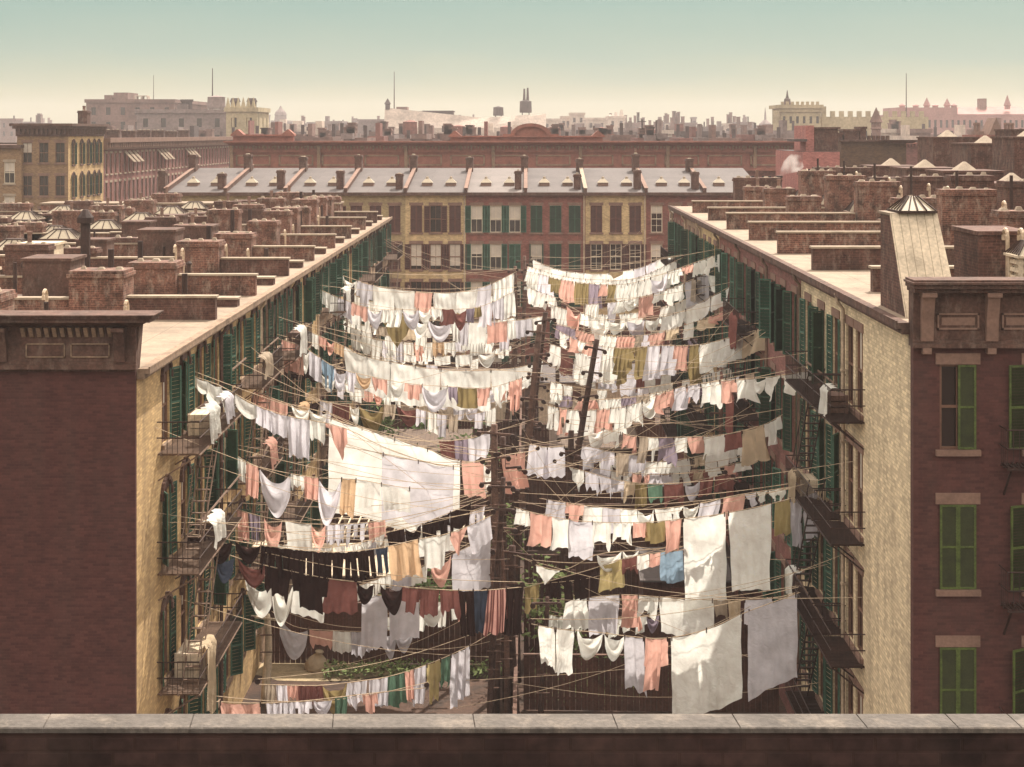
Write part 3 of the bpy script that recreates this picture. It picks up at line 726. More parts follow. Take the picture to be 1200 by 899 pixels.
# ------------------------------------------------------------ END ROW (faces the camera)
EY = 122.0; EH = 15.2
EXS = [-28.65, -23.9, -19.15, -14.37, -9.62, -4.81, -.07, 4.68, 9.5, 14.15, 18.9]
def end_row():
    rng = random.Random(5)
    spec = [('brick_olive', None, 'sash', 'dull row house at the outer left end of the end row'),
            ('brick_olive', 'brown_shutter', 'open', 'grey tin roofed row house, second from the outer left end of the end row'),
            ('brick_olive', 'brown_shutter', 'open', 'olive row house, third from the outer left end of the end row'),
            ('brick_olive', 'brown_shutter', 'closed', 'dull olive row house with brown closed shutters, left of the bright yellow one'),
            ('brick_ochre', 'brown_shutter', 'mix', 'bright yellow row house with brown shutters and striped blinds'),
            ('brick_red', 'green', 'open', 'red brick row house with green shutters folded open beside pale sashes'),
            ('brick_red', 'green_dark', 'closed', 'red brick row house with its green shutters closed'),
            ('brick_ochre', 'brown_shutter', 'lowopen', 'yellow row house with closed brown shutters upstairs and pale sashes below'),
            ('brick_red', None, 'sash', 'red brick row house with bare pale sashes, beside the far right tenement'),
            ('brick_red', None, 'sash', 'row house behind the far right tenement roofs')]
    for i, (wm, sm, mode, lb) in enumerate(spec):
        x0 = EXS[i]; W = EXS[i+1]-x0; root = thing('row_house', lb, 'building', (x0, EY, 0), 0, 'row houses closing the yard')
        xs = [W*.18, W*.5, W*.82]; w = .92
        tops = [(14.25, 2.15), (11.2, 2.05), (8.2, 2.0), (5.2, 2.0), (2.3, 1.9)]
        ops = [(x-w/2, x+w/2, t-h, t) for x in xs for t, h in tops]
        b = MB(); wallgrid(b, 0, W, 0, EH, 0, ops); D = 12
        b.poly([(.004, 0, 0), (.004, 0, EH), (.004, D, EH+1.6), (.004, D, 0)]); b.poly([(W-.004, 0, 0), (W-.004, D, 0), (W-.004, D, EH+1.6), (W-.004, 0, EH)])
        b.quad((W, D, 0), (0, D, 0), (0, D, EH+1.6), (W, D, EH+1.6)); b.obj('wall', M[wm], root)
        r = MB(); r.hexa([(.0, -.3, EH-.04), (W, -.3, EH-.04), (W, D+.2, EH+1.6), (0, D+.2, EH+1.6)], [(0, -.3, EH+.08), (W, -.3, EH+.08), (W, D+.2, EH+1.75), (0, D+.2, EH+1.75)])
        ro = r.obj('roof', M['tin_pale' if i == 5 else 'tin_grey'], root)
        MB().box(.01, W-.01, -.42, -.302, EH-.14, EH+.1).obj('gutter', M['cornice'], root)
        for k, (t, h) in enumerate(tops):
            for j, x in enumerate(xs):
                sh, ang, bl, fr, mu = sm, (168, 168), 0, 'white_paint', 2
                if mode == 'closed': ang = (0, 0)
                elif mode == 'mix': 
                    ang = (0, 0) if (k == 0 and j != 1) else (168, 168); bl = .85 if k == 1 else 0; fr = 'brown_paint'
                elif mode == 'lowopen': ang = (0, 0) if k == 0 else (168, 168); mu = 3
                elif mode == 'sash': sh = None; mu = 3; bl = rng.choice([.3, .5])
                elif mode == 'open': bl = rng.choice([.4, .55, .5])
                if i == 5 and k == 1 and j == 2: ang = (0, 0)
                if i == 6 and k == 1 and j == 0: ang = (100, 100); bl = .6
                add_window(root, x, 0, t-h, w, h, fr, mu, 'pane', 'brownstone', 'brownstone', shut=sh, ang=ang, sh_w=.46, blind=bl, slats=14)
        if i in (4, 6, 7): downspout(root, W-.12, .3, EH, 'pipe')
        # raised party wall climbing the roof with a stack at either end
        pw = MB()
        pw.hexa([(-.12, -.2, EH), (.12, -.2, EH), (.12, D, EH+1.6), (-.12, D, EH+1.6)], [(-.12, -.2, EH+.4), (.12, -.2, EH+.4), (.12, D, EH+2.05), (-.12, D, EH+2.05)])
        pwo = pw.obj('party_wall', M['brick_dark'], root)
        MB().hexa([(-.15, -.24, EH+.405), (.15, -.24, EH+.405), (.15, D, EH+2.055), (-.15, D, EH+2.055)], [(-.15, -.24, EH+.45), (.15, -.24, EH+.45), (.15, D, EH+2.1), (-.15, D, EH+2.1)]).obj('coping', M['stone' if i == 7 else 'brownstone'], pwo)
        if i != 5: chimney(root, -.6, 1.6, EH+.1, .55, .9, 1.6, 'brick_dark', pots=0, rng=rng)
        chimney(root, -.1, 10.5, EH+1.2, .6, 1.0, 1.6, 'brick_dark', pots=1 if i == 8 else 0, rng=rng)
        for x in (W*.32, W*.72):
            yy = 3.2; z = EH+.05+yy/12*1.65
            sk = MB(); sk.box(x-.42, x+.42, yy-.45, yy+.45, z-.1, z+.28); s = sk.obj('skylight', M['brownstone'], root)
            MB().pyr(x-.46, x+.46, yy-.5, yy+.5, z+.28, z+.6, .3).obj('glass_lid', M['glass_roof'], s)
            MB().lathe((x, yy, z+.58), [(.12, 0), (.12, .12), (.05, .2)], 8).obj('vent_cap', M['stone'], s)

# ------------------------------------------------------------ building behind the end row with the long red cornice
def cornice_row():
    Y = 165.0; x0, x1 = xat(272, Y), xat(948, Y); W = x1-x0
    root = thing('long_red_building', 'long red brick building whose continuous bracketed cornice and arched pediment rise over the end row', 'building', (x0, Y, 0), 0)
    z1 = 19.15
    n = 34; xs = [W*(i+.5)/n for i in range(n)]
    ops = [(x-.5, x+.5, t-2, t) for x in xs for t in (15.4, 12, 8.6)]
    b = MB(); wallgrid(b, 0, W, 0, z1-2.2, 0, ops); b.quad((0, .01, 0), (0, .01, z1-.3), (0, 13, z1-.3), (0, 13, 0)); b.quad((W, .01, 0), (W, 13, 0), (W, 13, z1-.3), (W, .01, z1-.3)); b.quad((W, 13, 0), (0, 13, 0), (0, 13, z1-.3), (W, 13, z1-.3))
    b.obj('wall', M['brick_red'], root)
    MB().box(.3, W-.3, .3, 12.8, z1-.6, z1-.35).obj('roof', M['tin_grey'], root)
    MB().box(0, W, .3, .32, 6, z1-2.3).obj('panes_behind_windows', M['pane'], root)
    c = MB()
    c.box(-.05, W+.05, -.6, .5, z1-3.2, z1-2.9); c.box(0, W, -.15, .5, z1-2.9, z1-1.2)
    c.box(-.1, W+.1, -.45, .5, z1-1.2, z1-1.0); c.box(0, W, -.3, .5, z1-1.0, z1-.5)
    c.hexa([(-.1, -.5, z1-.5), (W+.1, -.5, z1-.5), (W+.1, .5, z1-.5), (-.1, .5, z1-.5)], [(-.6, -1.5, z1-.15), (W+.6, -1.5, z1-.15), (W+.6, .5, z1-.15), (-.6, .5, z1-.15)])
    c.box(-.65, W+.65, -1.6, .5, z1-.15, z1)
    co = c.obj('cornice', M['cornice_red'], root)
    br = MB(); k = int(W/1.15)
    for i in range(k+1):
        x = W*i/k
        big = i % 8 == 0
        w = .34 if big else .16
        bracket(br, x, w, -.15, z1-(2.9 if big else 1.0), z1-.5, .6 if big else .55)
    br.obj('bracket', M['cornice_tan'], co)  # lighter tan than the cornice: relief contrast put into colour where shading is flat
    d = MB()
    for i in range(int(W/.35)): x = .2+i*.35; d.box(x-.07, x+.07, -.5, -.3, z1-.8, z1-.55)
    for i in range(int(W/4.6)):
        x = 2.3+i*4.6
        for (a, bb, e, f) in ((x-1.8, x+1.8, z1-2.6, z1-2.54), (x-1.8, x+1.8, z1-1.6, z1-1.54), (x-1.8, x-1.74, z1-2.6, z1-1.54), (x+1.74, x+1.8, z1-2.6, z1-1.54)): d.box(a-.05, bb+.05, -.26, -.15, e-.04, f+.04)
    d.obj('dentil_moulding', M['cornice_tan'], co)  # same lighter tan, colour standing in for shading on the mouldings
    # raised blocks: left pediment 272-345 px, centre attic 560-715 px with arched crest, small one 520
    p = MB()
    def raised(pa, pb, h, gab=True):
        a, e = xat(pa, Y)-x0, xat(pb, Y)-x0
        p.box(a, e, -.5, .5, z1, z1+h*.75); p.box(a-.2, e+.2, -.8, .6, z1+h*.75, z1+h)
        if gab:
            for q in (a+.5, e-.5): p.hexa([(q-.7, -.8, z1+h), (q+.7, -.8, z1+h), (q+.7, .6, z1+h), (q-.7, .6, z1+h)], [(q-.05, -.8, z1+h+.55), (q+.05, -.8, z1+h+.55), (q+.05, .6, z1+h+.55), (q-.05, .6, z1+h+.55)])
    raised(274, 344, .7); raised(528, 706, .55)
    cx = xat(622, Y)-x0; n = 14; zb = z1+.55
    prev = None
    for i in range(n+1):
        a = math.pi*i/n; q = (cx-2.2*math.cos(a), zb+1.35*math.sin(a)); q2 = (cx-1.75*math.cos(a), zb+1.0*math.sin(a))
        if prev:
            (pa, pb) = prev
            p.hexa([(pb[0], -.85, pb[1]), (q2[0], -.85, q2[1]), (q2[0], .5, q2[1]), (pb[0], .5, pb[1])], [(pa[0], -.85, pa[1]), (q[0], -.85, q[1]), (q[0], .5, q[1]), (pa[0], .5, pa[1])])
            p.quad((pb[0], -.5, zb), (q2[0], -.5, zb), (q2[0], -.5, q2[1]), (pb[0], -.5, pb[1]))
            p.quad((q2[0], .45, zb), (pb[0], .45, zb), (pb[0], .45, pb[1]), (q2[0], .45, q2[1]))
        prev = (q, q2)
    p.box(cx-3.0, cx-2.1, -.8, .5, zb, zb+.2); p.box(cx+2.1, cx+3.0, -.8, .5, zb, zb+.2)
    p.obj('pediment', M['cornice_red'], co)

# ------------------------------------------------------------ mid-distance street on the left and blocks on the right
def open_box(root, W, D, H, mname, rows, nx, nd, ww=.5, wh=1.0, roofm='far_dark', left=False, right=True, front=True):
    """body with real window holes in its faces, dark panes recessed behind"""
    b = MB(); pn = MB()
    zs = rows
    f_ops = [(W*(i+.5)/nx-ww, W*(i+.5)/nx+ww, z-wh, z+wh) for i in range(nx) for z in zs] if front else []
    wallgrid(b, 0, W, 0, H, 0, f_ops, .2)
    s_ops = [(D*(i+.5)/nd-ww, D*(i+.5)/nd+ww, z-wh, z+wh) for i in range(nd) for z in zs]
    for side, on in ((1, right), (-1, left)):
        t = MB(); wallgrid(t, 0, D, 0, H, 0, s_ops if on else [], .2)
        off = len(b.v)
        for (x, y, z) in t.v: b.v.append((W-y, x, z) if side > 0 else (y, D-x, z))
        b.f += [tuple(k+off for k in f) for f in t.f]
    b.quad((W, D, 0), (0, D, 0), (0, D, H), (W, D, H))
    b.obj('wall', M[mname], root)
    if zs: MB().box(.22, W-.22, .22, D-.22, 1, H-.3).obj('panes_behind_windows', M['pane'], root)
    MB().box(.05, W-.05, .05, D-.05, H-.15, H+.02).obj('roof', M[roofm], root)

def mid_left():
    Y = 144.0; root = thing('corner_house', 'tall brown house with yellow shuttered side and dark bracketed cornice, far left', 'building', (xat(20, Y), Y, 0))
    W = xat(80, Y)-xat(20, Y); D = 12.0; H = 20.4
    w, h = .9, 1.9; tops = [19.1, 16.0, 12.9]
    xs = [W*.2, W*.52, W*.84]
    b = MB(); wallgrid(b, 0, W, 0, H, 0, [(x-w/2, x+w/2, t-h, t) for x in xs for t in tops]); b.quad((0, D, 0), (0, 0, 0), (0, 0, H), (0, D, H)); b.quad((W, D, 0), (0, D, 0), (0, D, H), (W, D, H))
    b.obj('front_wall', M['brick_tan2'], root)
    for x in xs:
        for t in tops: add_window(root, x, 0, t-h, w, h, 'brown_paint', 2, 'pane', 'brownstone', 'brownstone', blind=.5 if (x, t) == (xs[0], tops[0]) else 0)
    ys = [1.6, 4.3, 6.6, 8.6, 10.2]
    c = MB(); wallgrid(c, 0, D, 0, H, 0, [(y-.4, y+.4, t-2.1, t) for y in ys for t in tops])
    s = c.obj('side_wall', M['brick_yellow'], root, loc=(W, 0, 0)); s.rotation_euler = (0, 0, R(90))
    for y in ys:
        for t in tops:
            q = add_window(root, W, y, t-2.1, .8, 2.1, 'brown_paint', 2, 'pane', 'cornice', None, hood='cornice', shut='green_dark', ang=(165, 165), sh_w=.4); q.rotation_euler = (0, 0, R(90))
    MB().box(0, W, 0, D, H-.1, H+.02).obj('roof', M['tar'], root)
    k = MB(); k.box(-.3, W+.35, -.5, .4, H, H+.25); k.box(-.5, W+.6, -.75, .4, H+.25, H+.5); k.box(W-.2, W+.35, .4, D, H, H+.25); k.box(W-.2, W+.6, .4, D, H+.25, H+.5); k.box(-.1, W+.1, -.12, -.002, H-.7, H)
    k.box(W+.002, W+.12, 0, D, H-.7, H)
    ko = k.obj('cornice', M['cornice'], root)
    d = MB()
    for i in range(11): x = .3+i*(W-.6)/10; d.box(x-.1, x+.1, -.4, -.12, H-.5, H)
    for i in range(22): y = .3+i*(D-.6)/21; d.box(W+.12, W+.33, y-.1, y+.1, H-.5, H)
    d.obj('bracket', M['cornice'], ko)
    chimney(root, W*.95, 6, H, .9, 1.2, 1.6, 'brick_dark')
    # lower brown neighbour at the frame edge
    r2 = thing('brown_house', 'low brown house with one pale sashed window at the far left edge', 'building', (xat(-60, 142), 143.5, 0))
    W2 = xat(18, 143.5)-xat(-60, 143.5); b = MB(); xs2 = [W2*.25, W2*.82]; tp = [17.3, 14.1]
    wallgrid(b, 0, W2, 0, 18.6, 0, [(x-.5, x+.5, t-2, t) for x in xs2 for t in tp]); b.quad((W2, 0, 0), (W2, 10, 0), (W2, 10, 18.6), (W2, 0, 18.6)); b.quad((0, 10, 0), (0, 0, 0), (0, 0, 18.6), (0, 10, 18.6)); b.obj('wall', M['brick_tan2'], r2)
    MB().box(-.1, W2+.05, -.35, 10, 18.6, 18.9).obj('roof', M['cornice'], r2)
    for x in xs2:
        for t in tp: add_window(r2, x, 0, t-2, 1.0, 2.0, 'white_paint', 2, 'pane', 'stone', 'stone', blind=.45)
    # receding red row along the left street, faces +X
    n = 9; ya, yb = 156.0, 222.0; X = -43.0
    L = (yb-ya)/n
    for i in range(n):
        rt = thing('red_row_house', ['red row house with pale top awnings', 'plain red row house'][0 if i in (1, 3, 5) else 1] + f', {["first", "second", "third", "fourth", "fifth", "sixth", "seventh", "eighth", "last"][i]} beyond the yellow-sided house', 'building', (X, ya+i*L, 0), R(90), 'red houses receding along the left street')
        xs = [L*.16, L*.4, L*.64, L*.88]; tops = [17.9, 14.9, 11.8]; w, h = .8, 2.1
        b = MB(); wallgrid(b, 0, L, 0, 19.0, 0, [(x-w/2, x+w/2, t-h, t) for x in xs for t in tops]); b.quad((.004, 0, 0), (.004, 0, 19), (.004, 12, 19), (.004, 12, 0)); b.quad((L-.004, 0, 0), (L-.004, 12, 0), (L-.004, 12, 19), (L-.004, 0, 19)); b.obj('wall', M['brick_purple'], rt)
        MB().box(0, L, 0, 12, 18.9, 19.02).obj('roof', M['tar'], rt)
        g = MB(); g.box(0, L, -.75, .3, 19.02, 19.5); g.box(0, L, -.4, -.002, 18.3, 19.018)
        for k in range(9): g.box(L*(k+.5)/9-.12, L*(k+.5)/9+.12, -.65, -.4, 18.5, 19.018)
        g.obj('cornice', M['brownstone'], rt)
        for x in xs:
            for t in tops:
                q = add_window(rt, x, 0, t-h, w, h, 'brown_paint', 1, 'pane_grey', 'stone', 'stone')
                if i in (1, 3, 5) and t == tops[0] and x < L*.7:
                    MB().hexa([(-.55, -1.1, h-1.0), (.55, -1.1, h-1.0), (.55, -.04, h+.1), (-.55, -.04, h+.1)], [(-.55, -1.1, h-.96), (.55, -1.1, h-.96), (.55, -.04, h+.15), (-.55, -.04, h+.15)]).obj('awning', CM['e'], q)
        chimney(rt, .2, 5, 19.02, .8, 1.6, 1.3, 'brick_dark', pots=0)

def mid_right():
    # plum coloured block with a stepped lit side
    Y = 128.0; r = thing('stepped_plum_building', 'stepped plum building with a tall dark top storey behind the right chimneys', 'building', (xat(941, Y), Y, 0))
    W = xat(984, Y)-xat(941, Y)
    open_box(r, W, 14, zat(178, Y), 'brick_pink', [9, 12.5, 16], 3, 4, .35, 1.0)
    b = MB(); b.box(W*.35, W*1.02, 1, 9, zat(178, Y), zat(151, Y)); b.box(W*.3, W*1.08, .8, 9.2, zat(151, Y), zat(149, Y)); b.obj('top_storey', M['brick_dark'], r)
    b = MB(); b.box(W*.1, W*.32, .3, 6, zat(178, Y), zat(147, Y)); b.obj('stair_tower', M['brick_pink'], r)
    MB().box(-.8, W*.1, -.3, 3, zat(166, Y), zat(163, Y)).obj('cornice', M['far_dark'], r)
    # brown house with chimneys and bracket cornice
    Y = 138.0; r = thing('brown_gabled_house', 'broad brown house with clustered square stacks left of the far red row', 'building', (xat(986, Y), Y, 0))
    W = xat(1062, Y)-xat(986, Y)
    open_box(r, W, 14, zat(166, Y), 'brick_olive2', [8, 12], 4, 3, .35, .9, left=True)
    c = MB(); c.box(-.3, W+.2, -.4, .5, zat(166, Y), zat(164, Y)); c.hexa([(W*.7, -.5, zat(168, Y)), (W+.4, -.5, zat(168, Y)), (W+.4, 3, zat(168, Y)), (W*.7, 3, zat(168, Y))], [(W*.6, -1.0, zat(164, Y)), (W+1.2, -1.0, zat(164, Y)), (W+1.2, 3, zat(164, Y)), (W*.6, 3, zat(164, Y))]); c.obj('cornice', M['cornice'], r)
    for a, e, t in ((992, 1010, 154), (984, 990, 158), (1011, 1018, 151)):
        xa, xe = xat(a, Y)-xat(986, Y), xat(e, Y)-xat(986, Y); MB().box(xa, xe, 1, 3.2, zat(166, Y), zat(t, Y)).box(xa-.08, xe+.08, .9, 3.3, zat(t, Y), zat(t, Y)+.2).obj('chimney', M['brick_dark'], r)
    for i in range(5): MB().box(W*.45+i*.42, W*.45+i*.42+.26, 1, 1.5, zat(164, Y), zat(159, Y)).obj('chimney_pot', M['brick_dark'], r)
    # receding red rows at right
    Y = 172.0
    for i, (a, e, t, lb) in enumerate(((1060, 1088, 167, 'first'), (1089, 1116, 167, 'second'), (1117, 1144, 166, 'third'))):
        r = thing('red_bay_house', f'dark red brick house with narrow tall bays, {lb} right of the broad brown house', 'building', (xat(a, Y), Y, 0), 0, 'dark red houses at the right')
        W = xat(e+1, Y)-xat(a, Y); open_box(r, W-.06, 12, zat(t+2, Y), 'brick_purple', [9.2, 12.2, 15.4], 5, 3, .17, .95)
        c = MB(); c.box(0, W-.06, -.5, .5, zat(t+2, Y), zat(t, Y))
        for k in range(8): c.box(W*(k+.3)/8, W*(k+.3)/8+.12, -.4, 0, zat(t+5, Y), zat(t+2, Y))
        c.obj('cornice', M['cornice_red'], r)
    Y = 165.0; r = thing('gabled_red_mansion', 'ornate dark red mansion with pointed gable and paired chimney stacks, right edge', 'building', (xat(1144, Y), Y, 0)); x0 = xat(1144, Y)
    W = xat(1216, Y)-x0; open_box(r, W, 14, zat(165, Y), 'brick_purple', [9, 12.2, 15.6], 12, 4, .16, 1.0, left=True)
    c = MB(); c.box(-.2, W, -.4, .5, zat(165, Y), zat(163, Y)); c.box(-.1, W, -.1, 5, zat(163, Y), zat(158, Y)); c.obj('cornice', M['cornice_red'], r)
    g = MB(); a, m_, e = [xat(v, Y)-x0 for v in (1158, 1167, 1176)]
    g.poly([(a, -.2, zat(158, Y)), (e, -.2, zat(158, Y)), (m_, -.2, zat(138, Y))]); g.poly([(e, 3, zat(158, Y)), (a, 3, zat(158, Y)), (m_, 3, zat(138, Y))]); g.quad((a, -.2, zat(158, Y)), (m_, -.2, zat(138, Y)), (m_, 3, zat(138, Y)), (a, 3, zat(158, Y))); g.quad((m_, -.2, zat(138, Y)), (e, -.2, zat(158, Y)), (e, 3, zat(158, Y)), (m_, 3, zat(138, Y))); g.obj('gable', M['brownstone'], r)
    for q in (1146, 1150, 1182, 1186, 1190):
        xx = xat(q, Y)-x0; MB().lathe((xx, 1, zat(158, Y)), [(.2, 0), (.16, 1.0), (.24, 1.1), (.2, 1.3)], 8).obj('chimney', M['brownstone'], r)
    for q in (1144, 1179): MB().box(xat(q, Y)-x0, xat(q+10, Y)-x0, .2, 1.8, zat(158, Y), zat(154, Y)).obj('chimney_base', M['brownstone'], r)
# ------------------------------------------------------------ ground, fences, sheds, plants, own parapet
def ground():
    g = MB().box(-1300, 1300, -200, 1420, -.5, 0).obj('ground', M['soil']); tag(g, 'brown earth', None, None, 'structure')
    for (n, x0, x1, y0, y1, m) in (('street', -43, -36, 20, 420, 'soil'), ('dirt_patch', -8.2, -3.2, 51.5, 55, 'dirt')):
        pass
    # lighter dirt patch of the near left yard
    pts = []
    rng = random.Random(4)
    for i in range(22):
        a = 2*math.pi*i/22; rr = 1+rng.uniform(-.14, .14); pts.append((-7.6+3.2*rr*math.cos(a), 57.2+1.1*rr*math.sin(a), .012))
    p = MB().poly(pts).obj('path', M['dirt']); tag(p, 'pale trodden dirt in the near left yard', None, None, 'structure')

def leaf_clump(name, label, cat, c, rx, ry, rz, n, ls, m='leaf', stem=True, group=None, seed=0):
    rng = random.Random(seed); root = thing(name, label, cat, c, 0, group)
    b = MB(); cl = [(rng.gauss(0, .45)*rx, rng.gauss(0, .45)*ry, rz*(.35+rng.random()*.65), rng.uniform(.22, .45)) for _ in range(9)]
    for i in range(n):
        k = cl[rng.randrange(9)]; p = Vector((k[0]+rng.gauss(0, 1)*rx*k[3], k[1]+rng.gauss(0, 1)*ry*k[3], max(.02, k[2]+rng.gauss(0, 1)*rz*k[3]*.6)))
        a = Vector((rng.gauss(0, 1), rng.gauss(0, 1), rng.gauss(0, .6))).normalized(); u = a.orthogonal().normalized(); s = ls*rng.uniform(.6, 1.4)
        b.poly([p-a*s, p+u*s*.42, p+a*s, p-u*s*.42])
    b.obj('foliage', M[m], root)
    if stem:
        t = MB()
        for k in cl[:6]: t.tube([(0, 0, 0), (k[0]*.4, k[1]*.4, k[2]*.5), (k[0], k[1], k[2])], [.035, .025, .01], 5)
        t.obj('stem', M['bark'], root)
    return root

def yards():
    rng = random.Random(9)
    # board fences running along the yards
    def fence(label, p, q, h, m='fence'):
        p, q = Vector((*p, 0)), Vector((*q, 0)); L = (q-p).length; rt = thing('board_fence', label, 'fence', p, math.atan2(q.y-p.y, q.x-p.x), 'board fences between the yards')
        b = MB(); n = int(L/.2)
        for i in range(n):
            x = L*i/n; dz = rng.uniform(-.04, .04); b.box(x+.006, x+L/n-.006, -.012, .012, .03, h+dz)
        b.obj('boards', M[m], rt)
        r = MB(); r.box(0, L, .013, .07, .4, .48); r.box(0, L, .013, .07, h-.4, h-.32); r.obj('rails', M['wood'], rt)
        t = MB().box(-.02, L+.02, -.05, .075, h+.05, h+.09).obj('capping', M['wood'], rt)
        for i in range(int(L/2.4)+1): MB().box(min(L-.1, i*2.4), min(L-.1, i*2.4)+.1, .013, .11, 0, h).obj('post', M['wood'], rt)
    fence('long brown board fence down the middle of the yards behind the tall poles', (-.35, 46), (-.35, 119), 1.9)
    ys = [57.8, 65.5, 73, 81, 88.5, 96.5, 104, 111]
    nm = ['nearest', 'second', 'third', 'fourth', 'fifth', 'sixth', 'seventh', 'last']
    for i, y in enumerate(ys): fence(f'{nm[i]} cross fence of brown boards in the left yards, counted from the parapet', (-9.7, y+rng.uniform(-.3, .3)), (-.5, y), 1.85+rng.uniform(-.1, .4))
    ys = [53.2, 58.4, 66, 73.5, 80.5, 88, 96, 104]
    for i, y in enumerate(ys): fence(f'{nm[i]} cross fence of brown boards in the right yards, counted from the parapet', (-.1, y), (8.7, y+rng.uniform(-.3, .3)), 1.85+rng.uniform(-.1, .4))
    fence('dark board fence in front of the end row of houses', (-20, 119.4), (20, 119.4), 2.1)
    # sheds with lean-to roofs
    def shed(label, x, y, w, d, h, m='fence', roof='tin_grey'):
        rt = thing('yard_shed', label, 'shed', (x, y, 0), 0, 'small sheds in the yards')
        MB().hexa([(0, 0, 0), (w, 0, 0), (w, d, 0), (0, d, 0)], [(0, 0, h), (w, 0, h), (w, d, h+.5), (0, d, h+.5)]).obj('boards', M[m], rt)
        MB().hexa([(-.15, -.25, h-.02), (w+.15, -.25, h-.02), (w+.15, d+.1, h+.54), (-.15, d+.1, h+.54)], [(-.15, -.25, h+.05), (w+.15, -.25, h+.05), (w+.15, d+.1, h+.62), (-.15, d+.1, h+.62)]).obj('roof', M[roof], rt)
        MB().box(w*.3, w*.3+.8, -.04, -.002, .05, h*.88).obj('door', M['brown_shutter'], rt)
    shed('grey lean-to shed at the far end of the left yards', -8.2, 100, 7.2, 4.2, 3.4, 'boards', 'roof_old')
    shed('brown lean-to shed halfway down the left yards', -8.8, 84, 5.6, 3, 2.6, 'fence', 'roof_old')
    shed('small brown shed by the nearest left cross fence', -8.9, 61.5, 3.4, 2.4, 2.3, 'fence', 'boards')
    shed('long dark shed at the far end of the right yards', .8, 101, 6.6, 4, 3.6, 'boards')
    shed('brown shed beside the middle fence in the right yards', 1.4, 84.5, 4.6, 2.4, 2.7, 'fence', 'roof_old')
    shed('dark shed under the big lower right sheets', 4.6, 60.5, 3.6, 2.4, 2.4)
    # a flat trellis frame and a grey board awning in the near left yard
    rt = thing('grape_arbour', 'pale slatted arbour frame in the near left yard under white washing', 'arbour', (-8.2, 66.5, 0))
    b = MB()
    for x in (0, 6.2):
        for y in (0, 3.0): b.box(x-.05, x+.05, y-.05, y+.05, 0, 2.5)
    b.obj('post', M['boards'], rt); b = MB()
    for i in range(16): b.box(-.2+i*.43, -.14+i*.43, -.3, 3.3, 2.56, 2.62)
    for y in (0, 3.0): b.box(-.3, 6.5, y-.04, y+.04, 2.5, 2.558)
    b.obj('slats', M['boards'], rt)
    # plants
    L = leaf_clump
    L('leafy_bush', 'bright green bush behind the leaning dark pole on the right side', 'bush', (4.6, 112, 0), 2.2, 1.2, 2.6, 800, .22, 'leaf', seed=1)
    L('leafy_bush', 'green vine bush climbing right beside the base of the nearest poles', 'bush', (.9, 56.5, 0), .9, .7, 3.9, 700, .12, 'leaf2', seed=2)
    L('leafy_bush', 'dark green bush left of the nearest poles by the hanging trousers', 'bush', (-3.6, 60.5, 0), 1.2, .8, 2.3, 600, .12, 'leaf', seed=3)
    L('leafy_bush', 'small dark bush between maroon swag and cream cloth on the left side', 'bush', (-8.0, 84, 2.4), .8, .8, 2.2, 350, .14, 'leaf', stem=True, seed=4)
    L('leafy_bush', 'dark bush below the ragged fence in the centre left', 'bush', (-3.3, 84, 0), 1.6, 1, 3.2, 500, .15, 'leaf', seed=5)
    L('leafy_bush', 'low green bush near the far left shed', 'bush', (-6.5, 95, 0), 1.6, 1, 2.2, 300, .16, 'leaf', seed=6)
    L('leafy_bush', 'green vine on the middle fence behind the slim left pole', 'bush', (-.7, 70, 0), .7, 1.2, 2.8, 400, .12, 'leaf2', seed=7)
    # weeds: ground cover nobody could count
    for lab, x0, x1, y0, y1, n in (('short green weeds covering the near right yard', .3, 6.6, 53.6, 58.1, 3200), ('green weeds along the left fence of the near yard', -7.5, -.8, 56.2, 57.5, 1300), ('weeds in the far right yard', 1, 8, 106, 117, 900)):
        b = MB()
        for i in range(n):
            x, y = rng.uniform(x0, x1), rng.uniform(y0, y1)
            if math.sin(x*2.1+y*1.3)+math.sin(x*.9-y*2.2) < -.7: continue
            s = rng.uniform(.05, .13); a = rng.uniform(0, 6.28); z = rng.uniform(.03, .35)
            p = Vector((x, y, z)); u = Vector((math.cos(a), math.sin(a), rng.uniform(-.3, .9))).normalized()*s; v = Vector((-math.sin(a), math.cos(a), rng.uniform(-.2, .5)))*s*.45
            b.poly([p-u, p+v, p+u, p-v])
        o = b.obj('weeds', M['leaf2']); tag(o, lab, 'weeds', None, 'stuff')
    # pale sack on the dirt patch
    b = MB().lathe((0, 0, 0), [(.42, 0), (.46, .12), (.36, .35), (.2, .52), (.1, .6), (.17, .7), (.05, .72)], 12)
    o = b.obj('sack', CM['c'], smooth=True, loc=(-7.85, 57.3, .012)); o.rotation_euler = (.12, .2, 0); tag(o, 'pale tied sack sitting on the dirt in the near left yard', 'sack')

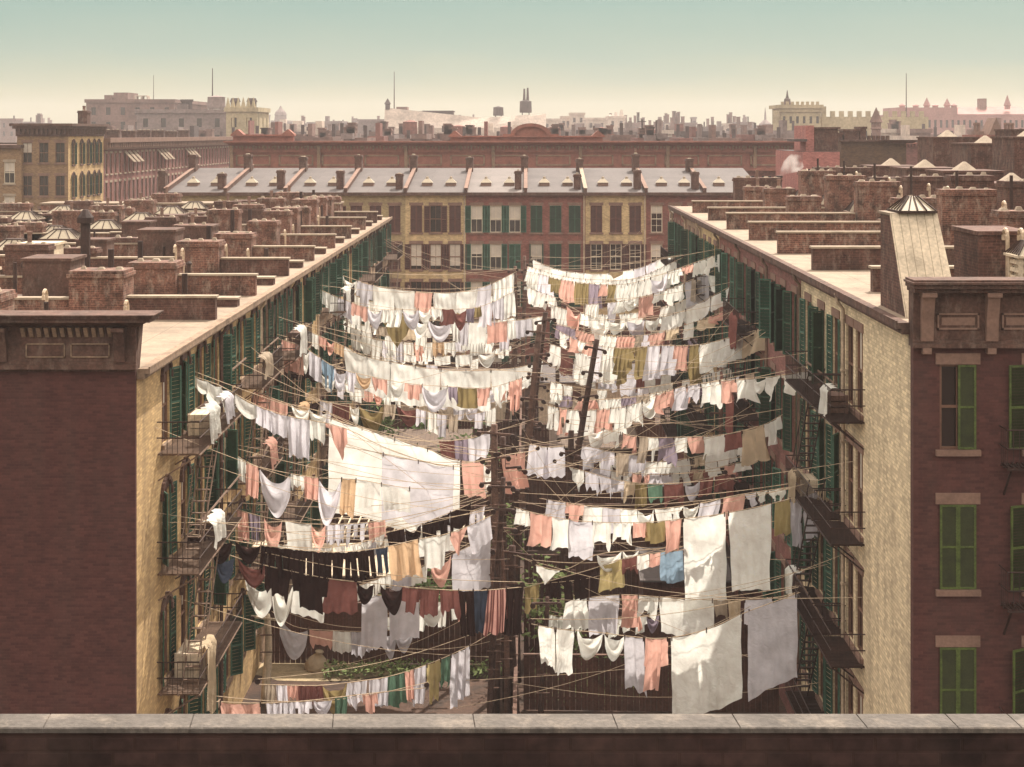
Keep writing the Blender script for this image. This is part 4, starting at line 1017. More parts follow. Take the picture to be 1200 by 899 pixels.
def near_parapet():
    root = thing('roof_parapet', 'stone capped dark brick parapet running across the whole bottom edge', 'parapet wall', (0, 7.76, 0))
    z = 17.0
    MB().box(-6.5, 6.5, .0, .16, 0, z-.03).obj('wall', M['brick_black'], root)
    js = [-6.6, -4.9, -4.1, -3.25, -2.44, -1.7, -.98, -.26, .46, 1.08, 1.72, 2.18, 2.5, 3.3, 4.2, 6.6]
    for a, b in zip(js, js[1:]):
        m = MB(); e = .0006; sk = .018
        m.hexa([(a+e, -.012, z-.027), (b-e, -.012, z-.027), (b-e-sk, .18, z-.027), (a+e-sk, .18, z-.027)], [(a+e, -.012, z-.006), (b-e, -.012, z-.006), (b-e-sk, .18, z-.006), (a+e-sk, .18, z-.006)])
        m.hexa([(a+e, -.012, z-.006), (b-e, -.012, z-.006), (b-e-sk, .18, z-.006), (a+e-sk, .18, z-.006)], [(a+e+.003, -.006, z), (b-e-.003, -.006, z), (b-e-sk-.003, .174, z), (a+e-sk+.003, .174, z)])
        m.obj('coping_stone', M['coping_near'], root)
    MB().box(-6.5, 6.5, -5, -.004, 15.2, 15.6).obj('roof', M['tar'], root)

# ------------------------------------------------------------ poles
POLES = [  # label, base(px at ground Y), Y, top px,py, radius, tone, crossarms
    ('thick near pole, left of the close pair in the centre', 580, 581, 497, 53.0, .12, 'wood', 3),
    ('thick near pole, right of the close pair in the centre', 592, 590, 512, 54.0, .11, 'wood_dark', 3),
    ('dark stubby near pole under the striped skirt', 602, 599, 640, 52.0, .13, 'wood_dark', 1),
    ('thin dark pole leaning in front of the close centre pair', 574, 588, 560, 50.5, .09, 'wood_dark', 2),
    ('thin dark pole at the right side of the close centre pair', 608, 603, 545, 56.0, .10, 'wood_dark', 3),
    ('crooked prop between the close centre poles and the striped skirt', 597, 586, 610, 51.5, .08, 'wood', 1),
    ('tall pale pole leaning right above the centre pair', 600, 634, 380, 68.0, .14, 'wood', 5),
    ('tall dark pole right behind the pale leaning one', 603, 640, 366, 70.5, .13, 'wood_dark', 6),
    ('dark pole leaning right across the right yard', 648, 699, 398, 63.0, .12, 'wood_dark', 3),
    ('slim upright pole behind the dark leaning pole', 667, 668, 505, 62.0, .13, 'wood_dark', 2),
    ('slim upright pole left of the white far sheets', 613, 614, 300, 108.0, .13, 'wood', 5),
    ('slim far pole between left and right far lines', 603, 604, 312, 104.0, .12, 'wood', 5),
    ('slim pole right of the tall dark pole', 652, 653, 352, 96.0, .11, 'wood_dark', 4),
    ('leaning pole in front of the far left shed', 590, 606, 395, 100.0, .12, 'wood', 3),
    ('slim pole left of the near centre pair', 572, 574, 540, 58.0, .10, 'wood', 2),
    ('far slim pole in the left yards', 478, 478, 335, 112.0, .10, 'wood', 3),
    ('short prop pole in the near right yard by the white towels', 634, 640, 700, 50.0, .07, 'wood_dark', 1),
    ('pale post in the near left yard beside the washing', 313, 313, 720, 54.0, .12, 'boards', 1),
    ('tall slim pole in the left yards beside the far green shutters', 395, 395, 345, 84.0, .10, 'wood', 3),
    ('slim pole in the right yards beside the plum tenement', 846, 846, 455, 66.0, .10, 'wood', 3),
]
def poles():
    for i, (lb, pb, pt, yt, Y, r, m, arms) in enumerate(POLES):
        base = Vector((xat(pb, Y), Y, 0)); top = at(pt, yt, Y)
        rt = thing('clothesline_pole', lb, 'pole', base, 0, 'tall wooden poles holding the clotheslines'); d = top-base
        rng = random.Random(i); pts = []
        for k in range(8):
            t = k/7; pts.append(Vector((d.x*t+math.sin(t*5+i)*.05, math.cos(t*4+i)*.05, d.z*t)))
        MB().tube(pts, [r*(1.4-.5*k/7) for k in range(8)], 10).obj('shaft', M[m], rt, smooth=True)
        for k in range(arms):
            t = 1-.03-k*.085; p = pts[0].lerp(Vector((d.x, 0, d.z)), t)
            b = MB(); L = rng.uniform(.35, .7); a = rng.uniform(-.5, .5)
            b.bar(p+Vector((-L, -.16+a*.1, a*.2)), p+Vector((L, -.16-a*.1, -a*.2)), .07); 
            b.obj('crossarm', M[m], rt)
            for s in (-1, 1):
                q = p+Vector((s*L*.9, -.25, -s*a*.2-.05)); MB().tube([q+Vector((0, -.02, 0)), q+Vector((0, .03, 0))], .09, 10).obj('pulley', M['iron'], rt)
        # climbing steps nailed on the shaft
        st = cached(('step', round(r, 2)), lambda: MB().bar((-.22, -r*1.2, 0), (.22, -r*1.2, 0), .035).mesh('climbing_step', M['wood']))
        for k in range(2, int(d.z/.6)-1):
            t = (k+1)*.6/d.z; inst('climbing_step', st, rt, (d.x*t, 0, d.z*t))

# ------------------------------------------------------------ laundry
KIND = dict(S=('bedsheet', 'sheet', 'sheet'), T=('towel', 'towel', 'towel'), H=('shirt', 'shirt', 'shirt'), D=('drawers', 'drawers', 'pair of drawers'), R=('trousers', 'trousers', 'pair of trousers'),
            W=('draped_cloth', 'draped cloth', 'sagging cloth'), U=('union_suit', 'union suit', 'union suit'), A=('apron', 'apron', 'apron'), K=('stockings', 'stockings', 'row of stockings'),
            N=('kerchief', 'kerchief', 'pointed cloth'), P=('pillowcase', 'pillowcase', 'pillowcase'), B=('bundle', 'bundle', 'puffed bundle of washing'), G=('dress', 'dress', 'dress'))
def catmull(P, px):
    """y and unit progress at pixel px for control points sorted by px"""
    n = len(P)
    for i in range(n-1):
        if px <= P[i+1][0] or i == n-2:
            a, b = P[i], P[i+1]; h = b[0]-a[0]; t = (px-a[0])/h
            def sl(j):
                if j <= 0: return (P[1][1]-P[0][1])/(P[1][0]-P[0][0])
                if j >= n-1: return (P[-1][1]-P[-2][1])/(P[-1][0]-P[-2][0])
                return (P[j+1][1]-P[j-1][1])/(P[j+1][0]-P[j-1][0])
            m0, m1 = sl(i)*h, sl(i+1)*h
            return (2*t**3-3*t*t+1)*a[1]+(t**3-2*t*t+t)*m0+(-2*t**3+3*t*t)*b[1]+(t**3-t*t)*m1
class Line:
    def __init__(s, ctrl, Y0, Y1):
        s.c = ctrl; s.Y0, s.Y1 = Y0, Y1
        s.A = Vector((xat(ctrl[0][0], Y0), Y0)); s.B = Vector((xat(ctrl[-1][0], Y1), Y1))
    def p(s, px):
        k = (px-VX)/F; d = s.B-s.A
        t = (k*s.A.y-s.A.x)/(d.x-k*d.y); q = s.A+d*t
        return Vector((q.x, q.y, EYE-(catmull(s.c, px)-VY)/F*q.y))
GARM = []
def garment(line, kind, colr, a, b, drop, rng, depthoff=0.0):
    Pa, Pb = line.p(a), line.p(b); Ym = (Pa.y+Pb.y)/2; D = drop*Ym/F
    wid = (Pb-Pa).length
    nrm = Vector((Pb.y-Pa.y, -(Pb.x-Pa.x), 0)).normalized()   # towards the camera
    along = Vector((Pb.x-Pa.x, Pb.y-Pa.y, 0)).normalized()
    eps = .004
    def bott(u):
        c = abs(u-.5)
        if kind == 'S' and D > 2.4: return 1-.03*math.sin(u*math.pi)+wob(u)*.012+tilt*.5*(u-.5)
        if kind in 'ST': return 1-.05*math.sin(u*math.pi)+wob(u)*.05+tilt*(u-.5)
        if kind == 'P': return 1-.03*math.sin(u*math.pi)
        if upright: return (.96+.04*wob(u)) if c < .5-hs*.8 else .52+.1*(c-.3)
        if kind == 'H': return (hb+.06*math.cos((u-.5)*9+ph)+.03*wob(u)) if c < .5-hs else (1.0-.3*abs(c-.38)/.13)*(asym if u < .5 else 1)
        if kind in 'DR': return (.3 if kind == 'D' else .24) if c < .05 else 1-.06*abs(c-.28)
        if kind == 'U': return .42 if c < .045 else (.9+.1*wob(u) if c < .36 else .5)
        if kind == 'W': return .55+.45*math.sin(math.pi*u)**.8
        if kind == 'A': return .9+.1*math.sin(math.pi*u)
        if kind == 'G': return .97+.04*math.sin(u*17)
        if kind == 'N': return .12+.88*(1-abs(2*u-1-skew))**.9 if abs(2*u-1-skew) < 1 else .12
        if kind == 'K': return .07 if (u*nk) % 1 > .62 else .8+.2*math.sin(u*31+ph)
        if kind == 'B': return .7+.3*math.sin(math.pi*u)
    upright = kind == 'H' and rng.random() < .4; hb = rng.uniform(.58, .78); hs = rng.uniform(.2, .28); asym = rng.uniform(.8, 1.05); tilt = rng.uniform(-.14, .14)
    li_seed = rng.uniform(0, 99)
    nk = max(2, int(wid/.2)); ph = rng.uniform(0, 6.28); ph2 = rng.uniform(0, 6.28); skew = rng.uniform(-.35, .35)
    f1 = rng.uniform(1.2, 2.6)*max(1, wid/1.2); f2 = f1*rng.uniform(1.9, 2.6); swing = rng.uniform(-.12, .16)*min(1, D); amp = min(.15, .06+.04*wid)*rng.uniform(.9, 1.7)
    taper = {'G': -.3, 'A': -.15, 'U': .1, 'H': .04, 'W': .18, 'B': 0}.get(kind, rng.uniform(-.01, .09)); lean = rng.uniform(-.09, .09)*D*(1 if D < 1.5 else .4)
    sagtop = {'W': .30, 'B': .1}.get(kind, min(.1, .02+.01*wid/max(.3, D)))
    def wob(u): return math.sin(u*11+ph)*.6+math.sin(u*23+ph2)*.4
    NU = 30 if wid > 1.6 else 18
    us = [i/NU for i in range(NU+1)] if kind != 'K' else []
    if kind == 'S': f1 = rng.uniform(.35, .6)*max(1.5, wid); amp *= .8 if wid < 2 else .6
    br = {'H': (hs*(.8 if upright else 1), 1-hs*(.8 if upright else 1)), 'D': (.45, .55), 'R': (.45, .55), 'U': (.14, .455, .545, .86)}.get(kind, ())
    if kind == 'K':
        for i in range(nk):
            for q in (0, .3, .61, .63, .99): us.append((i+q)/nk)
        us.append(1)
    for q in br: us += [q-eps, q+eps]
    us = sorted(us); nv = 7 if D < 1.2 else 16
    if kind == 'K': nv = 5
    # pins every so often along the top make the scallops
    pins = max(1, round(wid/(1.5 if kind == 'S' else .9))) if kind not in 'WNB' else 1
    verts, faces, uvs = [], [], []
    for u in us:
        top = line.p(a+(b-a)*u) if kind not in 'WB' else Pa.lerp(Pb, u)
        sg = sagtop*(D if kind in 'WB' else 1)*abs(math.sin(math.pi*u*pins))**.8*(1 if kind in 'WB' else 1)
        L = max(.05, bott(u))
        for j in range(nv+1):
            v = j/nv; y = v*L
            z = top.z-sg*(1-v*.5)-D*y*(1-(.25 if kind == 'W' else 0)*0)
            fold = amp*(math.sin(2*math.pi*f1*u+ph+v*.9)+(.18 if kind == 'S' else .5)*math.sin(2*math.pi*f2*u+ph2-v*1.3))*(.25+.75*y)
            if kind == 'S' and D > 1.2:
                uu = (u*pins) % 1; fold = fold*1.1+.05*math.sin(8*(y*D*.8+.6*(2*uu-1)**2)+ph)*math.sin(math.pi*uu)*max(0, 1-y*.7)
            if kind == 'W': fold = amp*1.2*math.sin(9*(y+.55*(2*u-1)**2)+ph)*math.sin(math.pi*u)
            if kind == 'B': fold = .32*D*math.sin(math.pi*u)*math.sin(math.pi*min(1, v+.1))+.3*fold
            cx = (u-.5)*wid*(-taper)*y
            fold += .11*mnoise.noise(Vector((top.x*1.6+li_seed, v*D*1.5, top.y)))*(.2+y)
            p = Vector((top.x, top.y, z))+nrm*(fold+swing*y*y+depthoff)+along*(cx+lean*y)
            verts.append(tuple(p)); uvs.append((u*wid, v))
    m = nv+1
    for i in range(len(us)-1):
        for j in range(nv): faces.append((i*m+j, i*m+j+1, (i+1)*m+j+1, (i+1)*m+j))
    c = sum((Vector(v) for v in verts), Vector())/len(verts); org = Vector(((Pa.x+Pb.x)/2, (Pa.y+Pb.y)/2, max(Pa.z, Pb.z)))
    me = bpy.data.meshes.new(KIND[kind][0]); me.from_pydata([tuple(Vector(v)-org) for v in verts], [], faces); me.materials.append(CM[colr])
    ul = me.uv_layers.new(name='UVMap'); ul.data.foreach_set('uv', [x for p in me.polygons for vi in p.vertices for x in uvs[vi]])
    me.polygons.foreach_set('use_smooth', [True]*len(me.polygons)); me.update()
    o = inst(KIND[kind][0], me, None, org)
    # wooden pins clipped on the top edge
    if D > 1.1 or wid > 1.0:
        for k in range(pins+1):
            u = min(.985, max(.015, k/pins)); q = (line.p(a+(b-a)*u) if kind not in 'WB' else Pa.lerp(Pb, u))-org+nrm*depthoff
            inst('clothespin', cached('pin', lambda: MB().box(-.014, .014, -.03, .03, -.1, .05).mesh('clothespin', M['wood_dark'])), o, q)
    return o

# side, description of the line, control points (px,py), depth at both ends, garments "kind colour from-to:drop"
LINES = [
 ('L', 'topmost left line', [(385, 318), (408, 325), (435, 334), (470, 340), (530, 343), (570, 335), (606, 318)], 80, 102,
  'Tw393-402:16 Ww403-418:18 Hg419-436:30 Sw437-461:26 Sw462-486:24 Tp487-507:23 Sw508-534:22 Sw535-559:22 Ag560-576:24 Dw577-588:26 Hw589-602:34'),
 ('L', 'second left line from the top', [(372, 338), (400, 350), (440, 362), (500, 362), (560, 360), (606, 340)], 74, 98,
  'Tw375-384:14 Pw385-396:20 Hg397-411:24 Hp412-430:15 Wg431-447:18 Tw448-456:14 Dw457-471:18 Wg472-490:18 Ww491-504:14 Hw505-517:14 Am518-530:16 Wm531-546:18 Tv547-556:14 Po557-563:10 Tg564-577:22 Hg578-590:24 Tw591-602:26'),
 ('L', 'third left line, the one with the ochre sheet', [(395, 355), (425, 362), (449, 366), (482, 372), (540, 378), (600, 376), (640, 370)], 78, 90,
  'Hw405-424:20 Uw425-445:26 No446-484:36 Ww485-501:18 Wg502-528:20 Tw529-537:20 Tg538-549:22 Sw550-569:22 Tp571-594:22 Aw595-603:18 Tg604-622:18 Tw623-636:14'),
 ('L', 'fourth left line with small garments over the grey shed', [(408, 388), (430, 396), (470, 401), (530, 401), (600, 396)], 84, 96,
  'Ww420-434:16 Uw435-448:24 Hg449-462:18 Tg463-472:20 Hw473-484:20 Up485-495:22 Dw496-506:20 Ht508-520:16 Hw521-532:16 Tg533-545:10 Pw552-558:14 Pw560-566:14 Pw570-576:14'),
 ('L', 'broad left line of long white sheets', [(345, 380), (373, 393), (402, 405), (425, 417), (457, 424), (515, 433), (575, 434), (610, 430), (640, 422)], 66, 80,
  'Aw350-360:10 Tw361-373:14 Hp374-382:12 Wp383-391:14 Tt392-402:11 Sw403-457:42 Sw458-516:46 Sw517-575:46 Sw576-603:22 Sw604-621:20 Tw622-636:12'),
 ('L', 'left line with the blue shirt', [(322, 396), (352, 405), (376, 420), (392, 430), (420, 438), (475, 449), (525, 453), (575, 454), (620, 440)], 61, 74,
  'Tp330-353:33 Ww354-362:22 Ag363-376:28 Ub377-391:32 Wg392-405:20 Hg406-416:20 Wt418-434:12 Hp437-453:16 Ww456-472:18 Hp475-494:16 Wg495-524:26 Hv526-535:18 Ao537-558:20 Hp560-574:18 Nw577-592:22 Up597-612:36'),
 ('L', 'left line with the ochre and maroon cloths', [(350, 466), (389, 472), (421, 474), (465, 475), (500, 477), (560, 468), (602, 452)], 68, 74,
  'Wk357-374:12 Tg375-389:24 Tm390-409:25 Ww410-420:18 Wo421-449:30 He450-464:18 Wm465-490:18 He498-512:18 We513-530:18 Tg531-545:16 Wg546-562:18 Hg563-578:16 Tw579-593:14'),
 ('L', 'left line of puffed white bundles', [(226, 441), (258, 452), (298, 474), (335, 487), (362, 492), (405, 502), (450, 524), (520, 545), (581, 536)], 46.2, 52.4,
  'Bw229-243:14 Bw243-259:24 Ww259-276:26 Bw276-300:18 Tg300-318:20 Tg318-336:22 Tg337-362:46 Hw363-381:26 Np382-406:34'),
 ('L', 'left line behind with the pink striped curtain', [(290, 452), (298, 458), (337, 473), (385, 485), (430, 505), (480, 516), (550, 514), (584, 500)], 55, 60,
  'Tp299-316:22 Tp317-337:20 Ww342-362:14 Ww363-382:16 Tm515-532:22 Tv533-548:24 Tg549-573:24'),
 ('L', 'great left line with the huge white sheet', [(380, 486), (400, 494), (446, 508), (500, 526), (540, 540), (582, 541)], 58, 56,
  'Sw386-540:98 Tp541-566:38 Ww567-578:30'),
 ('L', 'left line with one great grey sheet', [(395, 522), (446, 531), (500, 542), (533, 547), (582, 545)], 54.5, 53.6, 'Sg448-533:74'),
 ('L', 'left line hung between the first fire escapes', [(272, 530), (288, 541), (303, 547), (340, 555), (373, 560), (417, 562), (480, 572), (578, 574)], 51, 53.5,
  'Hw276-288:24 Tp289-303:34 Wg304-340:44 Hw341-356:16 Tp357-373:26 Wg374-400:46 Tt401-417:42 Sw418-446:30 Sw447-480:28'),
 ('L', 'left line with two pink swags above the dark washing', [(268, 594), (310, 606), (364, 614), (432, 612), (500, 600), (578, 580)], 51.4, 53.2,
  'Tp278-290:34 Uv292-304:32 Wp310-330:34 Sw335-364:30 Wp365-381:24 Hg382-398:26 Kg400-414:24 Kg415-430:20 Tp432-451:18'),
 ('L', 'left line climbing to the pole with black shirts', [(330, 640), (380, 642), (430, 634), (454, 624), (493, 614), (552, 590), (582, 576)], 50, 53,
  'Nw360-372:12 Nw376-388:12 Nw392-404:14 Nw408-420:12 Nw424-436:12 Nw440-450:12 Hk454-473:22 Wk475-493:18 Hk495-511:24 Hk512-527:26 Hk528-551:34'),
 ('L', 'long left line of black trousers', [(212, 626), (244, 628), (276, 634), (330, 642), (390, 647), (440, 643), (490, 632), (530, 624), (578, 603)], 44.6, 52.6,
  'Hk216-240:46 Wk244-272:22 Wk276-305:16 Rk307-322:34 Rk323-337:34 Rk338-352:34 Rk353-366:32 Rk367-381:32 Rk382-396:34 Rk397-410:30 Rk411-425:32 Rk426-438:30 Ru440-454:30 Tt456-490:40 Hw491-528:36 Np529-547:24 Sg548-574:24'),
 ('L', 'left line of sagging maroon and black cloths', [(236, 636), (255, 645), (285, 656), (335, 668), (385, 678), (440, 684), (500, 690), (560, 692), (612, 688)], 45, 51.5,
  'Wu252-274:30 Wm279-310:24 Hk312-340:36 Hk342-384:40 Gm385-417:38 Wk419-438:20 Wk446-471:26 Hm472-493:28 Tm494-515:30 Hm516-537:32 Rk538-554:50 Ru555-571:46 Gr572-593:50 Rk594-613:54'),
 ('L', 'white left line hidden behind the maroon cloths', [(282, 672), (320, 686), (355, 684), (390, 690), (430, 696), (480, 700), (520, 696), (556, 690)], 52, 55,
  'Ww287-318:36 Ww320-344:40 Sw345-382:34 Dw393-402:12 Sg424-455:66 Sg456-490:50 Ww492-524:30'),
 ('L', 'left line climbing to the pole with one grey triangle', [(405, 690), (430, 683), (460, 672), (505, 661), (540, 645), (577, 626)], 51, 52.8,
  'Tw415-431:14 Dw432-446:16 Hw447-461:18 Ag463-482:20 Tw483-500:18 Wp505-528:24 Sg530-574:54'),
 ('L', 'short left line above the pale sack', [(318, 716), (345, 734), (390, 739), (430, 740), (470, 738)], 53.6, 55,
  'Wg328-361:34 Hp363-390:20 Aw391-410:22 Tg412-424:26 Tg426-438:20 Wg447-463:24 Wg464-484:20'),
 ('L', 'lowest left line climbing to the right', [(302, 802), (340, 803), (378, 803), (430, 797), (455, 793), (500, 779), (550, 757), (582, 738)], 46, 50,
  'Te312-322:22 Tg324-336:18 Hp337-349:16 Tm350-363:20 Tm364-377:20 Wo378-406:28 Hg408-430:24 Hg433-454:28 An455-473:32 Hp474-484:34 Tg486-500:42 Uy501-516:48 Hn517-528:40 Tg529-550:56'),
 ('L', 'bottom left line just over the parapet', [(250, 822), (300, 824), (350, 822), (440, 812), (500, 806)], 44, 47,
  'Tp258-305:16 Tg312-330:16 Tg331-345:14 Hg347-365:14 Wg368-389:14 Pn393-406:18 Ng408-422:16 Hp425-441:18 Tg443-456:14'),
 ('R', 'topmost right line', [(622, 303), (640, 311), (659, 317), (702, 321), (730, 318), (758, 311), (795, 292)], 110, 93,
  'Sw625-644:14 Sw645-664:14 Sw665-684:14 Sw685-703:12 Tw705-713:16 Ww714-730:20 Aw731-742:22 Hg743-756:24 Hg757-769:26 Hw770-780:22 Hw781-792:26'),
 ('R', 'second right line from the top', [(616, 318), (635, 322), (659, 328), (700, 333), (740, 332), (785, 318), (830, 302), (852, 294)], 104, 70,
  'Hw618-631:18 Ag633-643:22 Uo644-657:16 Ap659-671:22 To675-690:22 Rv691-703:26 Tp705-711:12 Po713-722:18 Hw723-735:18 Hw736-748:20 Hw749-762:20 Wg763-782:20 Hw783-798:14 Hp800-812:8 Hw813-827:16 Hw828-846:20'),
 ('R', 'third right line, frilly whites over a grey sheet', [(616, 336), (640, 345), (680, 356), (720, 354), (752, 348), (780, 340), (815, 326), (850, 312)], 98, 71,
  'Dw618-628:16 Hw629-640:16 Hw641-651:14 Tw688-702:20 Ag712-722:20 Tw723-731:12 Ww732-749:10 Tp750-765:20 Hw766-782:12 Hw784-801:18 Sg803-829:38 Ww830-848:20'),
 ('R', 'fourth right line of scooped white swags', [(655, 352), (690, 370), (720, 375), (755, 374), (790, 368), (820, 355), (857, 335)], 90, 68,
  'Wp665-679:26 Tw680-690:12 Ww692-712:20 Ww713-733:14 Wg735-755:16 Ww757-773:12 Sw775-803:16 Sw804-832:18 Sw833-854:16'),
 ('R', 'right line with the ochre sheet and tan canvas', [(648, 384), (675, 398), (700, 405), (730, 408), (770, 405), (820, 404), (860, 394), (905, 382)], 82, 57,
  'Nw656-667:16 Ap668-677:14 Hw678-686:14 Ap687-695:12 Tg697-705:40 Hw706-720:38 No721-745:42 To746-759:34 Tg760-774:34 Tg775-790:32 Hp792-807:26 To808-819:46 Tw820-834:32 Tw835-848:30 Tw849-870:26 Sc872-902:24'),
 ('R', 'right line behind with the maroon barred shirt', [(640, 416), (680, 422), (720, 436), (760, 440), (800, 432), (840, 420)], 84, 78,
  'Hm656-671:26 Tw673-697:26 Tg700-722:22 Hg726-745:34 Tm746-755:18 Uw756-767:30 Tw776-786:22 Kw818-838:16 Kw840-862:16'),
 ('R', 'long right line rising to the fire escape', [(638, 474), (665, 480), (700, 480), (735, 476), (770, 463), (800, 453), (850, 446), (900, 442), (960, 432)], 72, 47.4,
  'Dw643-654:26 Dp655-665:28 Dw666-677:24 Tw686-699:24 Hp700-715:32 Hw716-734:28 Hw735-752:24 Ww753-768:18 Hp770-790:26 Ag791-804:24 Hg806-819:22 Hw821-843:32 Hp844-861:26 Hw862-884:28 Ww885-898:14 Nw899-913:26 Nw915-937:22 Tw938-956:14'),
 ('R', 'right line with the lavender shirt', [(665, 496), (709, 503), (750, 512), (807, 512), (850, 509), (895, 498), (920, 484)], 66, 53.6,
  'Ww690-707:18 Hw709-727:16 Hp730-747:18 He749-760:28 Hw761-771:24 Hv772-789:34 Tw790-806:14 Tp807-823:16 Hw824-849:24 Tm850-869:16 Tc870-895:36 Hw897-914:24'),
 ('R', 'grey right line behind the leaning dark pole', [(606, 516), (640, 524), (680, 522), (720, 530), (760, 534), (800, 530)], 64, 62,
  'Gg621-641:34 Gg642-661:34 Hg680-700:26 Hg701-720:26 Te723-737:22 Hg738-757:24'),
 ('R', 'right line with the green shirt', [(650, 543), (685, 552), (720, 562), (760, 567), (800, 566), (850, 556)], 62, 58,
  'Nw668-684:22 Hg686-701:22 Hg702-716:20 Hg717-732:20 Hc733-744:22 To745-758:24 Hn760-776:22 Hm779-800:22 Wg803-820:18 Tm822-836:18 Tm838-852:16'),
 ('R', 'single short line with a pink towel between the poles', [(584, 535), (600, 532), (630, 528)], 53, 58, 'Tp589-614:38'),
 ('R', 'upper of the two long white right lines', [(632, 584), (664, 589), (700, 594), (760, 597), (820, 590), (860, 581), (905, 574), (970, 566)], 56, 46.2,
  'Tg642-663:20 Hp664-685:20 Sw686-706:20 Ag707-727:26 Tw728-746:18 Ww748-766:22 Sw767-786:14 Nw787-800:14 Ww801-819:14 Tg820-845:16 Tp847-872:24 Ng873-886:14 Nw888-899:12 Nw901-911:12 Nw913-923:12 Nw926-936:12 Nw939-949:12 Nw951-962:14'),
 ('R', 'great right line with two long white sheets', [(602, 594), (622, 600), (660, 608), (700, 612), (760, 612), (800, 608), (848, 602), (905, 590), (972, 572)], 53.5, 45.6,
  'Tw606-619:16 Tp621-646:36 Sw647-667:34 Sg668-694:44 Hw695-717:34 Hw718-740:26 Pp742-757:14 Ao758-778:22 Tp780-799:36 Sw800-850:106 Sw853-905:90 Ty908-925:34 Tg926-939:54 Tg941-957:52 Tc958-970:18'),
 ('R', 'dark right line beside the nearest poles', [(610, 690), (640, 682), (690, 668), (730, 655), (760, 649), (805, 644)], 52, 49,
  'Uo615-632:28 Rk633-644:26 Hk645-657:28 Rk658-680:26 Rk681-702:28 Gy703-728:30 Hm729-746:20 Aw747-760:14 Ap762-773:14 Ab775-800:34'),
 ('R', 'right line with one loose white pennant', [(626, 662), (660, 668), (700, 650), (760, 644), (800, 640)], 51, 50, 'Nw629-655:16 Ww700-728:16 Ww730-748:14'),
 ('R', 'white right line above the biggest grey sheets', [(655, 702), (690, 700), (730, 697), (780, 700), (836, 703), (912, 700), (940, 692)], 52, 46,
  'Gw665-687:36 Sg690-726:44 Tp728-748:38 Hw749-770:26 Sw772-835:40 He837-852:22 Tc853-868:22 Sg873-905:24'),
 ('R', 'lowest right line with the huge hanging sheet', [(622, 731), (652, 737), (700, 741), (740, 746), (780, 748), (830, 737), (868, 720), (938, 694)], 49, 43.4,
  'Sw631-650:44 Sw652-673:50 Ww677-706:22 Ww709-731:22 Tg732-755:60 Hp756-782:56 Sw786-870:94 Sg877-934:98'),
 ('R', 'fine white right line tucked under the topmost', [(618, 312), (660, 324), (702, 328), (745, 326), (800, 302)], 107, 82,
  'Hw620-632:20 Tw634-646:18 Hw661-672:22 Tw680-692:20 Hw707-719:20 Hw721-733:22 Aw735-748:22 Tw750-762:22 Hw764-777:22 Tw779-792:22'),
 ('R', 'white right line behind the scooped swags', [(640, 356), (680, 366), (730, 368), (790, 356), (840, 334)], 94, 74,
  'Hw645-657:18 Tw659-668:20 Hw700-712:20 Hw726-738:20 Tw740-751:18 Hw776-789:22 Hw791-804:24 Hw806-819:24 Tw821-835:22'),
 ('R', 'crowded white right line behind the ochre sheet', [(642, 402), (680, 414), (740, 418), (800, 410), (850, 398), (880, 390)], 84, 64,
  'Hw646-657:24 Tw674-686:30 Hw688-700:30 Hw702-716:28 Tw718-732:24 Hw762-776:28 Hw778-791:26 Hw820-833:26 Tw835-848:24 Hw850-864:24'),
 ('R', 'right line of small whites over the green bush', [(640, 446), (690, 456), (740, 456), (800, 446), (850, 432)], 80, 66,
  'Tw646-658:18 Hw660-671:20 Hw700-711:16 Tg748-760:22 Uw762-774:26 Hw776-788:22 Tw800-812:20 Kw814-834:18 Kw836-856:18'),
 ('L', 'white left line close below the topmost', [(396, 334), (430, 352), (480, 358), (540, 358), (604, 336)], 82, 100,
  'Hw400-411:18 Tw413-424:20 Hw426-438:20 Tw440-451:16 Hw500-511:16 Tg540-552:18 Hw566-577:20 Hg579-590:22'),
 ('L', 'ragged left line under the third one', [(405, 382), (440, 392), (490, 394), (560, 392), (604, 384)], 80, 90,
  'Dw412-422:22 Hw424-436:22 Uw452-464:26 Hw488-500:16 Tw541-552:16 Hw566-578:16 Tg585-596:20'),
 ('L', 'pale left line behind the great white sheet', [(486, 478), (520, 486), (560, 484), (604, 468)], 70, 72,
  'Hg488-499:22 Tw501-511:20 Hg513-524:22 Te526-536:18 Hg556-568:16 Tw570-580:18'),
 ('R', 'thin grey right line under the lavender shirt', [(676, 520), (740, 540), (800, 538), (880, 520)], 70, 58, 13),
 ('R', 'shaded right line above the green shirt', [(690, 548), (760, 556), (820, 552), (890, 536)], 70, 56, 11),
 ('R', 'crammed right line behind the long rising one', [(642, 460), (700, 468), (760, 462), (830, 448), (890, 436)], 76, 54, 13),
 ('R', 'faint far right line beneath the scooped swags', [(650, 378), (700, 392), (760, 392), (830, 372), (868, 356)], 88, 66, 12),
 ('R', 'hidden right line below the big sheets', [(640, 720), (690, 726), (740, 724), (784, 716)], 56, 54, 14),
 ('L', 'thin left line behind the blue shirt', [(370, 432), (420, 456), (480, 462), (560, 460), (612, 446)], 70, 74, 13),
 ('L', 'crowded left line under the broad white sheets', [(400, 440), (450, 452), (520, 456), (604, 444)], 76, 79, 12),
 ('L', 'dim left line between the sheds and poles', [(430, 408), (480, 416), (540, 416), (606, 404)], 88, 91, 11),
 ('L', 'left line of mixed whites under the two pink swags', [(320, 634), (380, 640), (440, 634), (500, 618), (572, 592)], 54, 56, 14),
 ('L', 'pale left line low behind the grey triangle', [(430, 724), (480, 722), (530, 712), (574, 694)], 56, 57, 14),
 ('L', 'faint left line by the upper balconies', [(392, 372), (430, 382), (480, 384), (540, 382), (604, 372)], 83, 86, 11),
